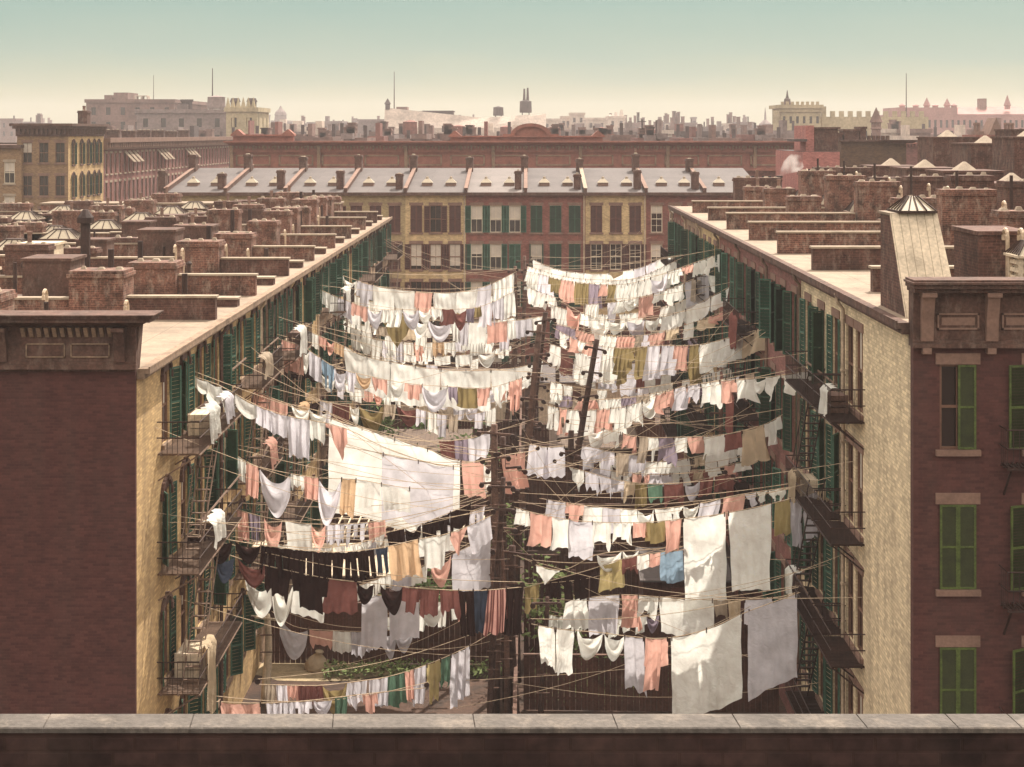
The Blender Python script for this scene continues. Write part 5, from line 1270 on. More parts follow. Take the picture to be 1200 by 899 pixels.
 ('L', 'far back left line against the sheds', [(420, 420), (470, 428), (540, 424), (600, 410)], 96, 94, 'Tg470-480:12 Tg500-512:14 Pw552-560:10'),
 ('R', 'far back right line over the shed', [(650, 372), (700, 390), (760, 392), (820, 376)], 100, 96, 'Te700-708:24 Tg752-762:28 Ho712-722:14'),
 ('R', 'half hidden right line of grey woollens', [(676, 536), (740, 548), (800, 552), (860, 546)], 68, 62, 'Hg760-776:20 We778-798:18 Hm802-818:20 Tm820-836:22 Hk838-856:20'),
 ('L', 'half hidden left line in the shade of the balconies', [(338, 412), (370, 424), (400, 430)], 64, 72, 'Tk340-352:24 Tk354-372:20'),
]
def nth(n): return ['first', 'second', 'third', 'fourth', 'fifth', 'sixth', 'seventh', 'eighth', 'ninth', 'tenth', 'eleventh', 'twelfth', 'thirteenth', 'fourteenth', 'fifteenth', 'sixteenth', 'seventeenth', 'eighteenth', 'nineteenth'][n]
def laundry():
    import re
    rng = random.Random(21)
    for li, (side, name, ctrl, Y0, Y1, gs) in enumerate(LINES):
        if isinstance(gs, int):
            px, t, r2 = ctrl[0][0]+3, [], random.Random(500+li); end = ctrl[-1][0]-4
            while px < end-8:
                w_ = r2.uniform(8, 22); t.append(f"{r2.choice('HHSTTDUWHSAH')}{r2.choice('wwwwwggwvpec')}{int(px)}-{int(px+w_)}:{int(gs*r2.uniform(.8, 1.35))}"); px += int(w_)+1+r2.choice([0, 0, 1, 6])
            gs = ' '.join(t)
        if side == 'L' and Y1-Y0 > 6: Y1 = Y0+2+.28*(Y1-Y0)
        L = Line(ctrl, Y0, Y1)
        items = [re.match(r'(\w)(\w)(\d+)-(\d+):(\d+)', t).groups() for t in gs.split()]
        desc = [(CN[c], KIND[k][2]) for k, c, *_ in items]
        for i, (k, c, a, b, d) in enumerate(items):
            a, b, d = int(a), int(b), int(d)*(1.18 if int(d) < 26 else 1.1 if int(d) < 40 else 1.05)
            o = garment(L, k, c, a-(.6 if d < 60 else 0), b+(.6 if d < 60 else -.5), d*rng.uniform(.94, 1.06), rng, rng.uniform(-.015, .015))
            me_ = ' '.join(desc[i])
            if len(items) == 1: lb = f'{me_}, alone on the {name}'
            elif desc.count(desc[i]) == 1: lb = f'{me_}, only one on the {name}'
            else:
                nb = [(desc[j-1] if j else None, desc[j+1] if j+1 < len(desc) else None) for j in range(len(desc)) if desc[j] == desc[i]]
                mine = (desc[i-1] if i else None, desc[i+1] if i+1 < len(desc) else None)
                if nb.count(mine) == 1 and sum(1 for q in nb if q == mine or q == mine[::-1]) == 1 and None not in mine and mine[0] != mine[1] and (len(mine[0][1]+mine[1][1]) < 16):
                    lb = f'{me_} between {" ".join(mine[0])} and {" ".join(mine[1])}, {name}'
                    if len(lb.split()) > 16: lb = None
                else: lb = None
                if lb is None:
                    n = sum(1 for q in desc[:i] if q == desc[i])
                    if desc[i][1].startswith(('pair', 'row')) or True: lb = f'{nth(n)} {me_} from the left end of the {name}'
            w = lb.split()
            if len(w) > 16: lb = f'{nth(sum(1 for q in desc[:i] if q == desc[i]))} {me_}, {name}'
            w = lb.split()
            if len(w) > 16: lb = ' '.join(w[:16])
            tag(o, lb, KIND[k][1], f'laundry on the {name}')
        # the rope itself, its return rope and two pulleys
        p0, p1 = ctrl[0], ctrl[-1]
        rt = thing('clothesline', f'clothesline rope of the {name}', 'clothesline', L.p(p0[0]), 0, 'clotheslines across the yards'); o0 = rt.location.copy()
        pts = [L.p(p0[0]+(p1[0]-p0[0])*i/24)-o0 for i in range(25)]
        MB().tube(pts, .013, 4).obj('rope', M['rope'], rt)
        a, b = pts[0], pts[-1]; up = Vector((0, 0, .16))
        MB().tube([a.lerp(b, i/12)+up-Vector((0, 0, .35*math.sin(math.pi*i/12))) for i in range(13)], .010, 4).obj('return_rope', M['rope'], rt)
        for q in (a, b): MB().tube([q+Vector((0, -.02, .08)), q+Vector((0, .02, .08))], .085, 10).obj('pulley', M['iron'], rt)
    # bare ropes strung over the yards
    bare = [((180, 612), 42, (575, 575), 53), ((178, 600), 41.5, (560, 640), 52), ((228, 620), 46, (600, 655), 52), ((180, 500), 41.3, (580, 600), 53), ((270, 520), 52, (582, 560), 53), ((300, 560), 56.7, (590, 620), 53),
            ((205, 700), 43.6, (575, 770), 52), ((360, 470), 70, (636, 452), 78), ((350, 452), 67, (636, 470), 78), ((410, 520), 87, (640, 395), 80), ((430, 495), 96, (640, 380), 82), ((345, 440), 66, (600, 372), 100),
            ((600, 560), 53, (1005, 540), 41.8), ((600, 600), 53, (985, 556), 44), ((620, 640), 53, (960, 600), 47), ((600, 700), 52, (975, 660), 45.3), ((640, 430), 80, (955, 412), 48), ((645, 400), 82, (905, 420), 56),
            ((655, 470), 80, (900, 500), 57), ((600, 480), 54, (720, 640), 60), ((600, 520), 54, (760, 655), 56), ((590, 620), 53, (790, 760), 50), ((605, 650), 53, (930, 790), 45), ((480, 800), 50, (930, 760), 46),
            ((470, 760), 52, (600, 745), 52), ((610, 410), 104, (845, 350), 71), ((610, 350), 108, (800, 312), 88), ((400, 330), 83, (604, 360), 104), ((610, 330), 108, (400, 362), 83), ((1010, 700), 41.2, (600, 650), 52), ((1000, 645), 42.3, (700, 700), 51),
            ((320, 790), 54, (590, 700), 53), ((600, 800), 50, (960, 800), 45), ((530, 830), 49, (900, 700), 47)]
    for i in range(60):
        P = POLES[[0, 1, 4, 6, 7, 8, 10, 11, 12][rng.randrange(9)]]; Yp = P[4]; left = rng.random() < .5
        bx, tx, ty = P[1], P[2], P[3]; t = rng.uniform(.05, .45); zt = zat(ty, Yp)*(1-t); px = tx+(bx-tx)*t
        Yw = Yp+rng.uniform(-12, 8); Yw = max(42 if left else 37, Yw); X = LX+1.0 if left else RX-.9; zw = rng.choice([13, 9.8, 6.6])+rng.uniform(-.3, .5)
        bare.append(((VX+F*X/Yw, VY+(EYE-zw)*F/Yw), Yw, (px, VY+(EYE-zt)*F/Yp), Yp))
    nm = ['upper', 'lower', 'slack', 'taut', 'thin', 'pale', 'crossing', 'long', 'short']
    for i, (p, Ya, q, Yb) in enumerate(bare):
        a, b = at(*p, Ya), at(*q, Yb); sg = rng.uniform(.15, .6)
        o = MB().tube([a.lerp(b, k/14)-a-Vector((0, 0, sg*math.sin(math.pi*k/14))) for k in range(15)], .0075, 4).obj('bare_rope', M['rope'], loc=a)
        tag(o, 'bare rope strung slack between a tenement and the centre poles', 'clothesline', 'bare ropes over the yards')

# ------------------------------------------------------------ clutter: wash poles on balconies, bedding, boxes, window props
def clutter():
    rng = random.Random(33)
    def bedding(label, p, w, h, c, yaw=0, kindn='bedding'):
        b = MB(); n, m = 14, 8; ph = rng.uniform(0, 6)
        vs, fs = [], []
        for i in range(n+1):
            for j in range(m+1):
                u, v = i/n, j/m; x = (u-.5)*w*(1-.06*math.sin(v*3)); t = v*1.25-.25
                out = -.06-.05*math.sin(u*14+ph+v*3)-.03*math.sin(u*29)
                vs.append((x, out if t > 0 else out+.28*(-t)/.25, -h*max(0, t)*(1-.08*math.sin(u*6+ph))+(.06 if t < .05 else 0)))
        for i in range(n):
            for j in range(m): fs.append((i*(m+1)+j, (i+1)*(m+1)+j, (i+1)*(m+1)+j+1, i*(m+1)+j+1))
        b.v, b.f = vs, fs; o = b.obj(kindn, CM[c], smooth=True, loc=p); o.rotation_euler = (0, 0, yaw); tag(o, label, 'bedding'); return o
    # left balconies (outer rail at x = -8.85), right ones at x = 8.1
    XL, XR = -8.86, 8.1
    S = [('white bedding airing on the top rail of the nearest left balcony', (XL, 43.5, 12.25), 1.3, .9, 'w', 90), ('grey quilt heaped on the nearest left balcony rail', (XL, 45.6, 12.2), 1.1, .7, 'g', 90),
         ('white blanket over the rail of the lower near left balcony', (XL, 44.0, 9.0), 1.5, .7, 'w', 90), ('cream cloth hanging from the lowest near left balcony', (XL, 43.0, 5.75), 1.0, 1.9, 'c', 90),
         ('pink blanket over the rail of the second left tenement balcony', (XL-.1, 54.2, 9.1), 1.3, .8, 'p', 90), ('beige blanket on the top balcony of the second left tenement', (XL-.1, 53, 12.3), 1.4, .7, 'e', 90),
         ('white sheet over the third left tenement top rail', (XL, 60.5, 12.3), 1.6, 1.0, 'w', 90), ('tan blanket over the third left tenement middle rail', (XL, 61.4, 9.1), 1.4, .9, 't', 90), ('white quilt over the fifth left tenement top rail', (XL, 76, 12.3), 1.5, .9, 'w', 90),
         ('white bundle of bedding on the top near right fire escape', (XR, 41.6, 13.1), .8, .7, 'w', -90), ('pale cloth over the middle near right fire escape', (XR, 46.6, 9.7), 1.0, .9, 'c', -90), ('white cloth knotted on the low near right fire escape', (XR, 47.0, 6.6), .9, .8, 'w', -90),
         ('maroon blanket hanging from the fourth right tenement balcony', (XR, 60, 12.9), 2.2, 1.3, 'm', -90), ('maroon carpet hanging from the lower balcony of the fourth right tenement', (XR, 61, 9.7), 2.2, 1.6, 'm', -90), ('maroon rug hung over the lowest balcony of the fourth right tenement', (XR, 60.5, 6.4), 2.0, 1.4, 'm', -90),
         ('beige blanket on the sixth right tenement top rail', (XR, 74, 12.9), 1.6, 1.0, 'e', -90), ('mauve blanket over the sixth right tenement lower rail', (XR, 75.5, 9.7), 1.8, 1.1, 'v', -90)]
    for lb, p, w, h, c, yw in S: bedding(lb, p, w, h, c, R(yw))
    # wooden boxes on the balconies
    for i, (lb, p, s) in enumerate([('slatted wooden box on the nearest left top balcony beside airing bedding', (-9.3, 44.4, 11.34), (.7, .9, .62)), ('wooden box on the middle near left balcony', (-9.4, 45.6, 8.09), (.6, .8, .5)),
                     ('wooden box on the low near left balcony', (-9.35, 43.3, 4.84), (.8, 1.2, .7)), ('wooden box on the top near right fire escape', (8.5, 42.3, 12.34), (.5, .7, .5)), ('dark wooden box on the middle near right fire escape', (8.5, 46.6, 9.09), (.5, .9, .5)),
                     ('wooden box on the third left tenement top balcony', (-9.3, 62.5, 11.34), (.6, .8, .6)), ('wooden box on the second left tenement low balcony', (-9.35, 54.6, 4.84), (.6, .9, .6))]):
        b = MB(); x, y, z = s
        for k in range(3):
            z0 = z*k/3+.01; b.box(-x/2, x/2, -y/2, y/2, z0, z0+z/3-.03)
        for sx in (-1, 1):
            for sy in (-1, 1): b.box(sx*x/2-.03, sx*x/2+.03, sy*y/2-.03, sy*y/2+.03, 0, z)
        o = b.obj('wooden_box', M['boards' if i % 2 == 0 else 'wood'], loc=p); tag(o, lb, 'box')
    # slanting prop poles leaning out from balconies
    for i, (lb, a, b_) in enumerate([('pale prop pole leaning out of the nearest left top balcony', at(218, 488, 44.8), at(243, 471, 45.4)), ('pale slanting prop pole below the puffed bundles', at(222, 628, 44.6), at(282, 556, 49)), ('pale prop pole jutting from the left row by the pink towel', at(305, 414, 57), at(326, 396, 58.5)),
                                     ('pale prop pole leaning from the near right fire escape', at(945, 424, 47.5), at(986, 456, 44)), ('pale prop pole leaning low on the right row', at(938, 682, 46), at(964, 726, 44)), ('thin prop pole on the upper left row', at(262, 442, 50), at(288, 420, 51.5)),
                                     ('prop pole beside the grey triangle towel', at(305, 540, 55), at(322, 507, 56.5))]):
        o = MB().tube([Vector(), b_-a], .035, 6).obj('prop_pole', M['iron_light'], loc=a); tag(o, lb, 'pole')

def person():
    """small figure standing on the far right balcony, arm up on the rope"""
    me = bpy.data.meshes.new('person'); 
    J = dict(pel=(0, 0, .92), che=(0, 0, 1.28), nk=(0, -.01, 1.44), hd=(0, -.03, 1.56), ht=(0, -.02, 1.66), hl=(.09, 0, .88), kl=(.1, -.02, .48), al=(.1, 0, .08), tl=(.11, -.16, .04), hr=(-.09, 0, .88), kr=(-.1, -.02, .48), ar=(-.1, 0, .08), tr=(-.11, -.16, .04),
             sl=(.17, 0, 1.36), el=(.27, -.12, 1.16), wl=(.2, -.34, 1.2), ml=(.18, -.42, 1.22), sr=(-.17, 0, 1.36), er=(-.3, -.12, 1.25), wr=(-.3, -.36, 1.36), mr=(-.3, -.45, 1.4))
    E = 'pel-che che-nk nk-hd hd-ht pel-hl hl-kl kl-al al-tl pel-hr hr-kr kr-ar ar-tr che-sl sl-el el-wl wl-ml che-sr sr-er er-wr wr-mr'.split()
    rad = dict(pel=.15, che=.14, nk=.055, hd=.095, ht=.06, hl=.1, kl=.065, al=.045, tl=.035, hr=.1, kr=.065, ar=.045, tr=.035, sl=.07, el=.05, wl=.035, ml=.035, sr=.07, er=.05, wr=.035, mr=.035)
    ks = list(J); me.from_pydata([J[k] for k in ks], [tuple(ks.index(q) for q in e.split('-')) for e in E], [])
    me.materials.append(M['skin']); o = inst('person', me, None, (8.3, 79.0, 9.07), (0, 0, R(-60))); o.scale = (.95, .95, .95)
    sv = me.skin_vertices.new() if hasattr(me.skin_vertices, 'new') else None
    bpy.context.view_layer.objects.active = o
    md = o.modifiers.new('Skin', 'SKIN')
    if me.skin_vertices:
        for i, k in enumerate(ks): me.skin_vertices[0].data[i].radius = (rad[k], rad[k]*.9); me.skin_vertices[0].data[i].use_root = k == 'pel'
    s = o.modifiers.new('Sub', 'SUBSURF'); s.levels = 1; s.render_levels = 2
    tag(o, 'person in white blouse and dark skirt leaning at the rail of the sixth right tenement', 'person')
    MB().lathe((0, 0, 0), [(.32, .1), (.3, .3), (.22, .7), (.17, .98), (.15, 1.02)], 14).obj('skirt', CM['k'], o, smooth=True)
    b = MB().lathe((0, 0, 0), [(.165, .98), (.18, 1.15), (.2, 1.3), (.13, 1.4), (.07, 1.45)], 14); 
    for s_ in (1, -1): b.tube([(s_*.15, 0, 1.36), (s_*.27 if s_ > 0 else -.3, -.12, 1.18 if s_ > 0 else 1.26)], [.09, .07], 10)
    b.obj('blouse', CM['w'], o, smooth=True)
    MB().lathe((0, -.01, 1.52), [(.05, -.04), (.1, .02), (.115, .1), (.09, .16), (.04, .2)], 12).obj('hair', M['hair'], o, smooth=True)

# ------------------------------------------------------------ far skyline
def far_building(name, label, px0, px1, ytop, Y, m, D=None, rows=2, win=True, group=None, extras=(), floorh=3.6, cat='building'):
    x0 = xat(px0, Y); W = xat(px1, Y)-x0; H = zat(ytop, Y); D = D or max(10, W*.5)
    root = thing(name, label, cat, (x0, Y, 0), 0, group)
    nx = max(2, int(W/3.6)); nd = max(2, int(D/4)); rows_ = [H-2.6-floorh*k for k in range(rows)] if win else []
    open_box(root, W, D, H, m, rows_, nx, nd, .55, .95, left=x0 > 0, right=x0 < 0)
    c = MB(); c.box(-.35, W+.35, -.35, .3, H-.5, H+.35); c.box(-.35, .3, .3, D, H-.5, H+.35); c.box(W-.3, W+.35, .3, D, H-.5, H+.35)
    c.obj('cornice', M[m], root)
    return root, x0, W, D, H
def skyline():
    rng = random.Random(17)
    fb = far_building
    # named blocks, left to right
    r, x0, W, D, H = fb('brick_warehouse', 'large blank grey brown warehouse with roof boxes, highest block on the left skyline', 101, 204, 118, 380, 'far_brown', 40, 3)
    for a, b, t in ((117, 126, 111), (128, 145, 108)): MB().box(xat(a, 380)-x0, xat(b, 380)-x0, 4, 14, H, zat(t, 380)).obj('roof_bulkhead', M['far_brown'], r)
    b = MB(); b.box(xat(153, 380)-x0, xat(168, 380)-x0, 4, 6, zat(112.5, 380), zat(111.5, 380)); [b.box(xat(q, 380)-x0, xat(q, 380)-x0+.5, 4, 6, H, zat(112.5, 380)) for q in (153, 160, 167)]; b.obj('roof_sign_frame', M['far_cream'], r)
    r, x0, W, D, H = fb('brick_factory', 'wide plum grey factory carrying a squat round water tank on its right end', 160, 265, 130, 335, 'far_grey', 34, 2)
    for q in (211, 215): MB().lathe((xat(q, 335)-x0, 5, H), [(.9, 0), (.8, 1.9), (1.1, 2.2), (1.1, 2.6)], 10).obj('chimney', M['far_dark'], r)
    MB().box(xat(204, 335)-x0, xat(216, 335)-x0, 3, 8, H, zat(122, 335)).obj('roof_bulkhead', M['far_grey'], r)
    def tank(label, px0, px1, yb, yt, Y, m='far_dark', roof=True):
        cx = xat((px0+px1)/2, Y); rr = (xat(px1, Y)-xat(px0, Y))/2; z0 = zat(yb, Y); z1 = zat(yt, Y)
        rt = thing('water_tank', label, 'water tank', (cx, Y, z0)); h = z1-z0
        MB().lathe((0, 0, 0), [(rr, h*.12), (rr*1.03, h*.3), (rr*.97, h)], 16).obj('barrel', M[m], rt)
        if roof: MB().lathe((0, 0, h), [(rr*1.05, 0), (rr*.1, h*.14)], 16).obj('lid', M[m], rt)
        b = MB()
        for k in range(4): a = math.pi/4+math.pi/2*k; b.bar((rr*.8*math.cos(a), rr*.8*math.sin(a), -.2), (rr*.8*math.cos(a), rr*.8*math.sin(a), h*.13), .3)
        b.obj('legs', M[m], rt)
    tank('squat round water tank on the plum grey factory at the left', 243, 264, 129.5, 114, 338, 'far_grey')
    def mast(label, px, yb, yt, Y, r=.12):
        p = at(px, yb, Y); o = MB().tube([(0, 0, -1.0), (0, 0, (yb-yt)/F*Y)], [r, r*.5], 5).obj('flagpole', M['far_dark'], loc=p); tag(o, label, 'flagpole')
    mast('flagpole over the big left warehouse', 180, 118, 88, 385, .1); mast('tall mast behind the squat water tank', 249, 114, 80, 345, .17)
    mast('tall bare mast over the long white roof in the centre left', 462, 126, 84, 460, .2); mast('tall bare mast above the crenellated wall on the right', 1062, 133, 86, 380, .16)
    # gothic yellow building
    r, x0, W, D, H = fb('gothic_yellow_building', 'ornate yellow building with pinnacles right of the water tank', 265, 301, 128, 300, 'far_yellow', 14, 4, floorh=4)
    for i in range(6): 
        x = W*(i+.3)/6; MB().lathe((x, .3, H-6), [(.35, 0), (.35, 6), (.55, 6.2), (.05, 8.3)], 6).obj('pinnacle', M['far_yellow'], r)
    for x in (W*.2, W*.75): MB().lathe((x, 3, H), [(.9, 0), (.9, 1.4), (1.1, 1.5), (.8, 2.2)], 8).obj('chimney', M['far_dark'], r)
    for i, (a, b, t, Y, dm) in enumerate(((300, 309, 135, 800, 0), (318, 336, 142, 850, 1), (340, 360, 148, 700, 0), (360, 375, 144, 750, 0), (375, 400, 143, 600, 0), (420, 449, 141, 520, 0))):
        r, x0, W, D, H = fb('far_hazy_block', ['slim hazy block behind the pinnacles', 'hazy block topped by a domed tower, left of centre', 'low hazy block right of the domed tower', 'hazy flat block further right of the domed tower', 'wider hazy block before the rooftop clutter', 'hazy block left of the long white roof'][i], a, b, t, Y, 'far_grey', 20, 2, group=None)
        if dm: MB().lathe((W*.45, 8, H), [(3.6, 0), (3.2, 3.2), (3.6, 3.4), (2.8, 5.2), (1.0, 7.0), (.3, 8.6)], 14).obj('dome', M['far_grey'], r)
    # long white building with raking roof
    Y = 450; x0 = xat(450, Y); r = thing('long_white_building', 'very long pale building with low raking roof and corner finial across the centre skyline', 'building', (x0, Y, 0)); W = xat(640, Y)-x0
    wallh = zat(150, Y); open_box(r, W, 22, wallh, 'far_cream', [wallh-3, wallh-7], 26, 4, .55, 1.2)
    c = MB(); xa, xb, xc = xat(458, Y)-x0, xat(565, Y)-x0, W
    c.hexa([(0, 0, wallh+.03), (xb, 0, wallh+.03), (xb, 22, wallh+.03), (0, 22, wallh+.03)], [(0, 3, zat(126, Y)), (xb, 3, zat(138, Y)), (xb, 19, zat(138, Y)), (0, 19, zat(126, Y))])
    c.hexa([(xb+.02, 0, wallh+.03), (xc, 0, wallh+.03), (xc, 22, wallh+.03), (xb+.02, 22, wallh+.03)], [(xb+.02, 3, zat(138, Y)), (xc, 3, zat(133, Y)), (xc, 19, zat(133, Y)), (xb+.02, 19, zat(138, Y))]); c.obj('raking_roof', M['far_cream'], r)
    MB().lathe((.8, 3, zat(128, Y)), [(.7, 0), (.7, 1.4), (1.0, 1.6), (.1, 3.2)], 8).obj('finial', M['far_dark'], r)
    b = MB(); b.box(xat(495, Y)-x0, xat(530, Y)-x0, 4, 12, zat(138, Y), zat(131, Y)); b.box(xat(494, Y)-x0, xat(531, Y)-x0, 3.5, 12.5, zat(131, Y), zat(129.5, Y)); b.obj('roof_monitor', M['far_dark'], r)
    MB().box(xat(463, Y)-x0, xat(476, Y)-x0, 4, 10, zat(133, Y), zat(125, Y)).obj('roof_bulkhead', M['far_brown'], r)
    tank('squat dark tank left of the twin stacked tank', 578, 590, 137, 126, 455)
    tank('dark tank with twin pipes rising from it, centre skyline', 609, 623, 134, 119, 455)
    for q in (614.5, 618.5): mast(f'{"left" if q < 616 else "right"} slim stack on the twin pipe tank', q, 119, 104 if q < 616 else 103, 455, .55)
    for i, (a, b, t, Y) in enumerate(((636, 657, 140, 600), (658, 668, 137, 620), (669, 685, 133, 600), (686, 712, 139, 580), (713, 733, 137, 640))):
        r, x0, W, D, H = fb('pale_far_block', f'pale pinkish far block, {nth(i)} of five in the group right of the twin pipe tank', a, b, t, Y, 'far_cream', 18, 2)
        if i == 4:
            for k in range(3): MB().pyr(W*k/3, W*(k+.7)/3, 0, 5, H, H+1+k, .5).obj('broken_parapet', M['far_cream'], r)
    for i, (a, b, t) in enumerate(((784, 792, 145), (794, 801, 144), (811, 816, 138))): fb('hazy_tower', f'faint square tower, {nth(i)} of three on the right of centre horizon', a, b, t, 820, 'far_grey', 8, 3)
    # church dome and spire, far
    Y = 760; x0 = xat(888, Y); r = thing('church', 'faint domed church with thin spire left of the yellow castle', 'church', (x0, Y, 0)); W = xat(914, Y)-x0; open_box(r, W, 16, zat(152, Y), 'far_grey', [], 3, 3)
    MB().lathe((W*.45, 8, zat(152, Y)), [(3.4, 0), (3.4, 1.6), (3.0, 3.0), (1.4, 4.4), (.6, 5), (.5, 7.5), (.1, 11)], 12).obj('dome', M['far_grey'], r)
    # yellow castle like armoury
    Y = 345; x0 = xat(915, Y); r = thing('yellow_armoury', 'tall yellow stone corner tower of the castle like building', 'building', (x0, Y, 0)); W = xat(962, Y)-x0; H = zat(127, Y)
    open_box(r, W, 12, H, 'far_yellow', [H-2.6, H-6], 6, 6, .3, .8, left=True)
    c = MB(); c.box(-.7, W+.5, -.7, 12.5, H, H+.8); c.box(-.4, W+.3, -.35, .2, H-.8, H)
    for k in range(8): c.box(W*k/8, W*k/8+.6, -.7, 0, H+.8, H+1.5)
    c.obj('battlements', M['far_yellow'], r); MB().lathe((xat(927, Y)-x0, 5, H+.8), [(.9, 0), (.7, 1.4), (.4, 1.6), (.25, 2.2), (.08, 3.4)], 8).obj('finial', M['far_dark'], r)
    MB().box(-1.6, -.7, -1.2, 1.0, H-1.5, H-.5).obj('corner_bracket', M['far_yellow'], r)
    Y = 350; x0 = xat(963, Y); r = thing('crenellated_wall', 'long yellow crenellated wall running right from the castle tower', 'building', (x0, Y, 0)); W = xat(1088, Y)-x0; H = zat(137, Y)
    open_box(r, W, 14, H, 'far_yellow', [H-4], 18, 3, .25, .8, left=True)
    c = MB()
    for k in range(12): c.box(W*k/12, W*k/12+W/12*.5, 0, .8, H, H+ (1.3 if k else 2.4))
    c.obj('battlements', M['far_yellow'], r)
    # slender pointed turret
    Y = 250; x0 = xat(1021, Y); r = thing('pointed_turret', 'slender turret with conical slate roof before the crenellated wall', 'tower', (x0+.8, Y, 0))
    MB().lathe((0, 0, 0), [(.75, 0), (.75, zat(152, Y)), (.95, zat(151, Y)), (.8, zat(149, Y)), (.8, zat(144, Y)), (1.1, zat(143.5, Y)), (.05, zat(126, Y))], 10).obj('shaft', M['far_brown'], r)
    # huge pink church / school on the right
    Y = 480; x0 = xat(1052, Y); r = thing('pink_great_building', 'huge hazy pink building with spires and square tower on the right horizon', 'building', (x0, Y, 0)); W = xat(1215, Y)-x0; H = zat(134, Y)
    open_box(r, W, 30, H, 'far_pink', [H-3, H-7], 24, 5, .4, 1.2, left=True)
    c = MB(); xa, xb = xat(1052, Y)-x0, xat(1122, Y)-x0; c.box(xa, xb, 0, 20, H+.02, zat(126, Y)); c.hexa([(xb+.02, 0, H+.02), (W, 0, H+.02), (W, 28, H+.02), (xb+.02, 28, H+.02)], [(xb+3, 10, zat(125, Y)), (W-3, 10, zat(124, Y)), (W-3, 14, zat(124, Y)), (xb+3, 14, zat(125, Y))]); c.obj('roof', M['far_pink'], r)
    for q, t in ((1060, 121), (1076, 122), (1089, 114), (1099, 122), (1113, 115), (1121, 121), (1184, 111)): MB().lathe((xat(q, Y)-x0, 3, zat(128, Y)), [(.9, 0), (.9, 1.0), (1.2, 1.2), (.05, (128-t)/F*Y)], 8).obj('spire', M['far_pink'], r)
    MB().box(xat(1155, Y)-x0, xat(1163, Y)-x0, 6, 9, zat(128, Y), zat(115, Y)).obj('square_tower', M['far_brown'], r)
    # far horizon blocks, pale with distance
    n = 0
    def spread(px0, px1, Y, ylo, yhi, wlo, whi, mats, grp, nm, desc):
        nonlocal n
        px = px0; i = 0
        while px < px1:
            w = rng.uniform(wlo, whi); t = rng.uniform(yhi, ylo); m = rng.choice(mats); yy = Y*rng.uniform(.92, 1.08); i += 1
            feat = rng.choice(['flat roof', 'brick stacks', 'roof hut', 'low parapet'])
            r, x0, W, D, H = fb(nm, f'{dict(far_brown="brown", far_grey="grey", far_red="reddish", far_cream="pale", far_yellow="yellowish", far_dark="dark")[m]} {desc} with {feat}, {num(i)} from left', px, px+w, t, yy, m, rng.uniform(9, 16), 1 if Y < 300 else 2, win=True, group=grp)
            if feat == 'brick stacks':
                for k in range(rng.randint(2, 4)): q = rng.uniform(.1, .9)*W; h = rng.uniform(1.2, 2.2)*Y/300; MB().box(q-.5, q+.5, 2, 4.2, H, H+h).box(q-.62, q+.62, 1.9, 4.3, H+h, H+h+.2).obj('chimney', M['far_brown'], r)
            elif feat == 'roof hut': MB().box(W*.3, W*.3+min(3.5, W*.4), 3, 7, H, H+2.4).obj('roof_hut', M[m], r)
            else: MB().box(W*.7, W*.7+.5, 3, 3.5, H, H+rng.uniform(1, 2.5)).obj('flue', M['far_dark'], r)
            px += w+rng.choice([0, 0, .5, 3, 6]); n += 1
    allm = ['far_brown', 'far_grey', 'far_red', 'far_cream', 'far_grey', 'far_brown']
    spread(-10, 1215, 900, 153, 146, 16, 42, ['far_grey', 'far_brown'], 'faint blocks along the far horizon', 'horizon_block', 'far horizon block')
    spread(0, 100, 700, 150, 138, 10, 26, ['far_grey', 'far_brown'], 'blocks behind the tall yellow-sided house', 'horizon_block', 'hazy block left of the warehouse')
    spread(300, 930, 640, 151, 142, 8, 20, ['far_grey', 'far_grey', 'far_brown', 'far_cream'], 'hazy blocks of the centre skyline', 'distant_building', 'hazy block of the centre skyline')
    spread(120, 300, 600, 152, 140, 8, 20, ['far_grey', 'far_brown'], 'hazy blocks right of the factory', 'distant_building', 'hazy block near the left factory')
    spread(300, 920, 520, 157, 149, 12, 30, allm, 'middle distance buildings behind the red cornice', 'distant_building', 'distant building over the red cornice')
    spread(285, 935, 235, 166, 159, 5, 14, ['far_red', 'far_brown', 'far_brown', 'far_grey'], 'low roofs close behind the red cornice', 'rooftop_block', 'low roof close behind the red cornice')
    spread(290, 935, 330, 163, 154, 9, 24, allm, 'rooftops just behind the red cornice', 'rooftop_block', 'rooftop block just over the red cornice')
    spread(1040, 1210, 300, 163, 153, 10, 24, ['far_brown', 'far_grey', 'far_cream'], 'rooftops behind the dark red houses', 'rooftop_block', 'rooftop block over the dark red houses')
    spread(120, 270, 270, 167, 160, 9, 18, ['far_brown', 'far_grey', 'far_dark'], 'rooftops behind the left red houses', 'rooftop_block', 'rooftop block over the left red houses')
    # round brick tanks standing on roofs behind the cornice
    for lb, a, b, yb, yt in (('dark round tank left of the arched pediment', 472, 489, 160, 143), ('round tank right of the arched pediment', 641, 657, 165, 150), ('round tank in the centre right behind the cornice', 697, 713, 165, 151), ('dark wide tank under the telegraph pole', 752, 769, 165, 152), ('round tank well left of the pediment', 530, 545, 160, 148), ('small tank close left of the pediment', 586, 600, 162, 149)):
        tank(lb, a, b, yb, yt, 270, 'far_red')
    # telegraph pole
    Y = 265; r = thing('telegraph_pole', 'telegraph pole with one crossarm right of the pediment', 'telegraph pole', at(752.5, 168, Y)); MB().tube([(0, 0, 0), (0, 0, (168-140)/F*Y)], .13, 6).obj('shaft', M['far_dark'], r); MB().box(-.7, .7, -.1, .1, (168-143)/F*Y, (168-142)/F*Y).obj('crossarm', M['far_dark'], r)
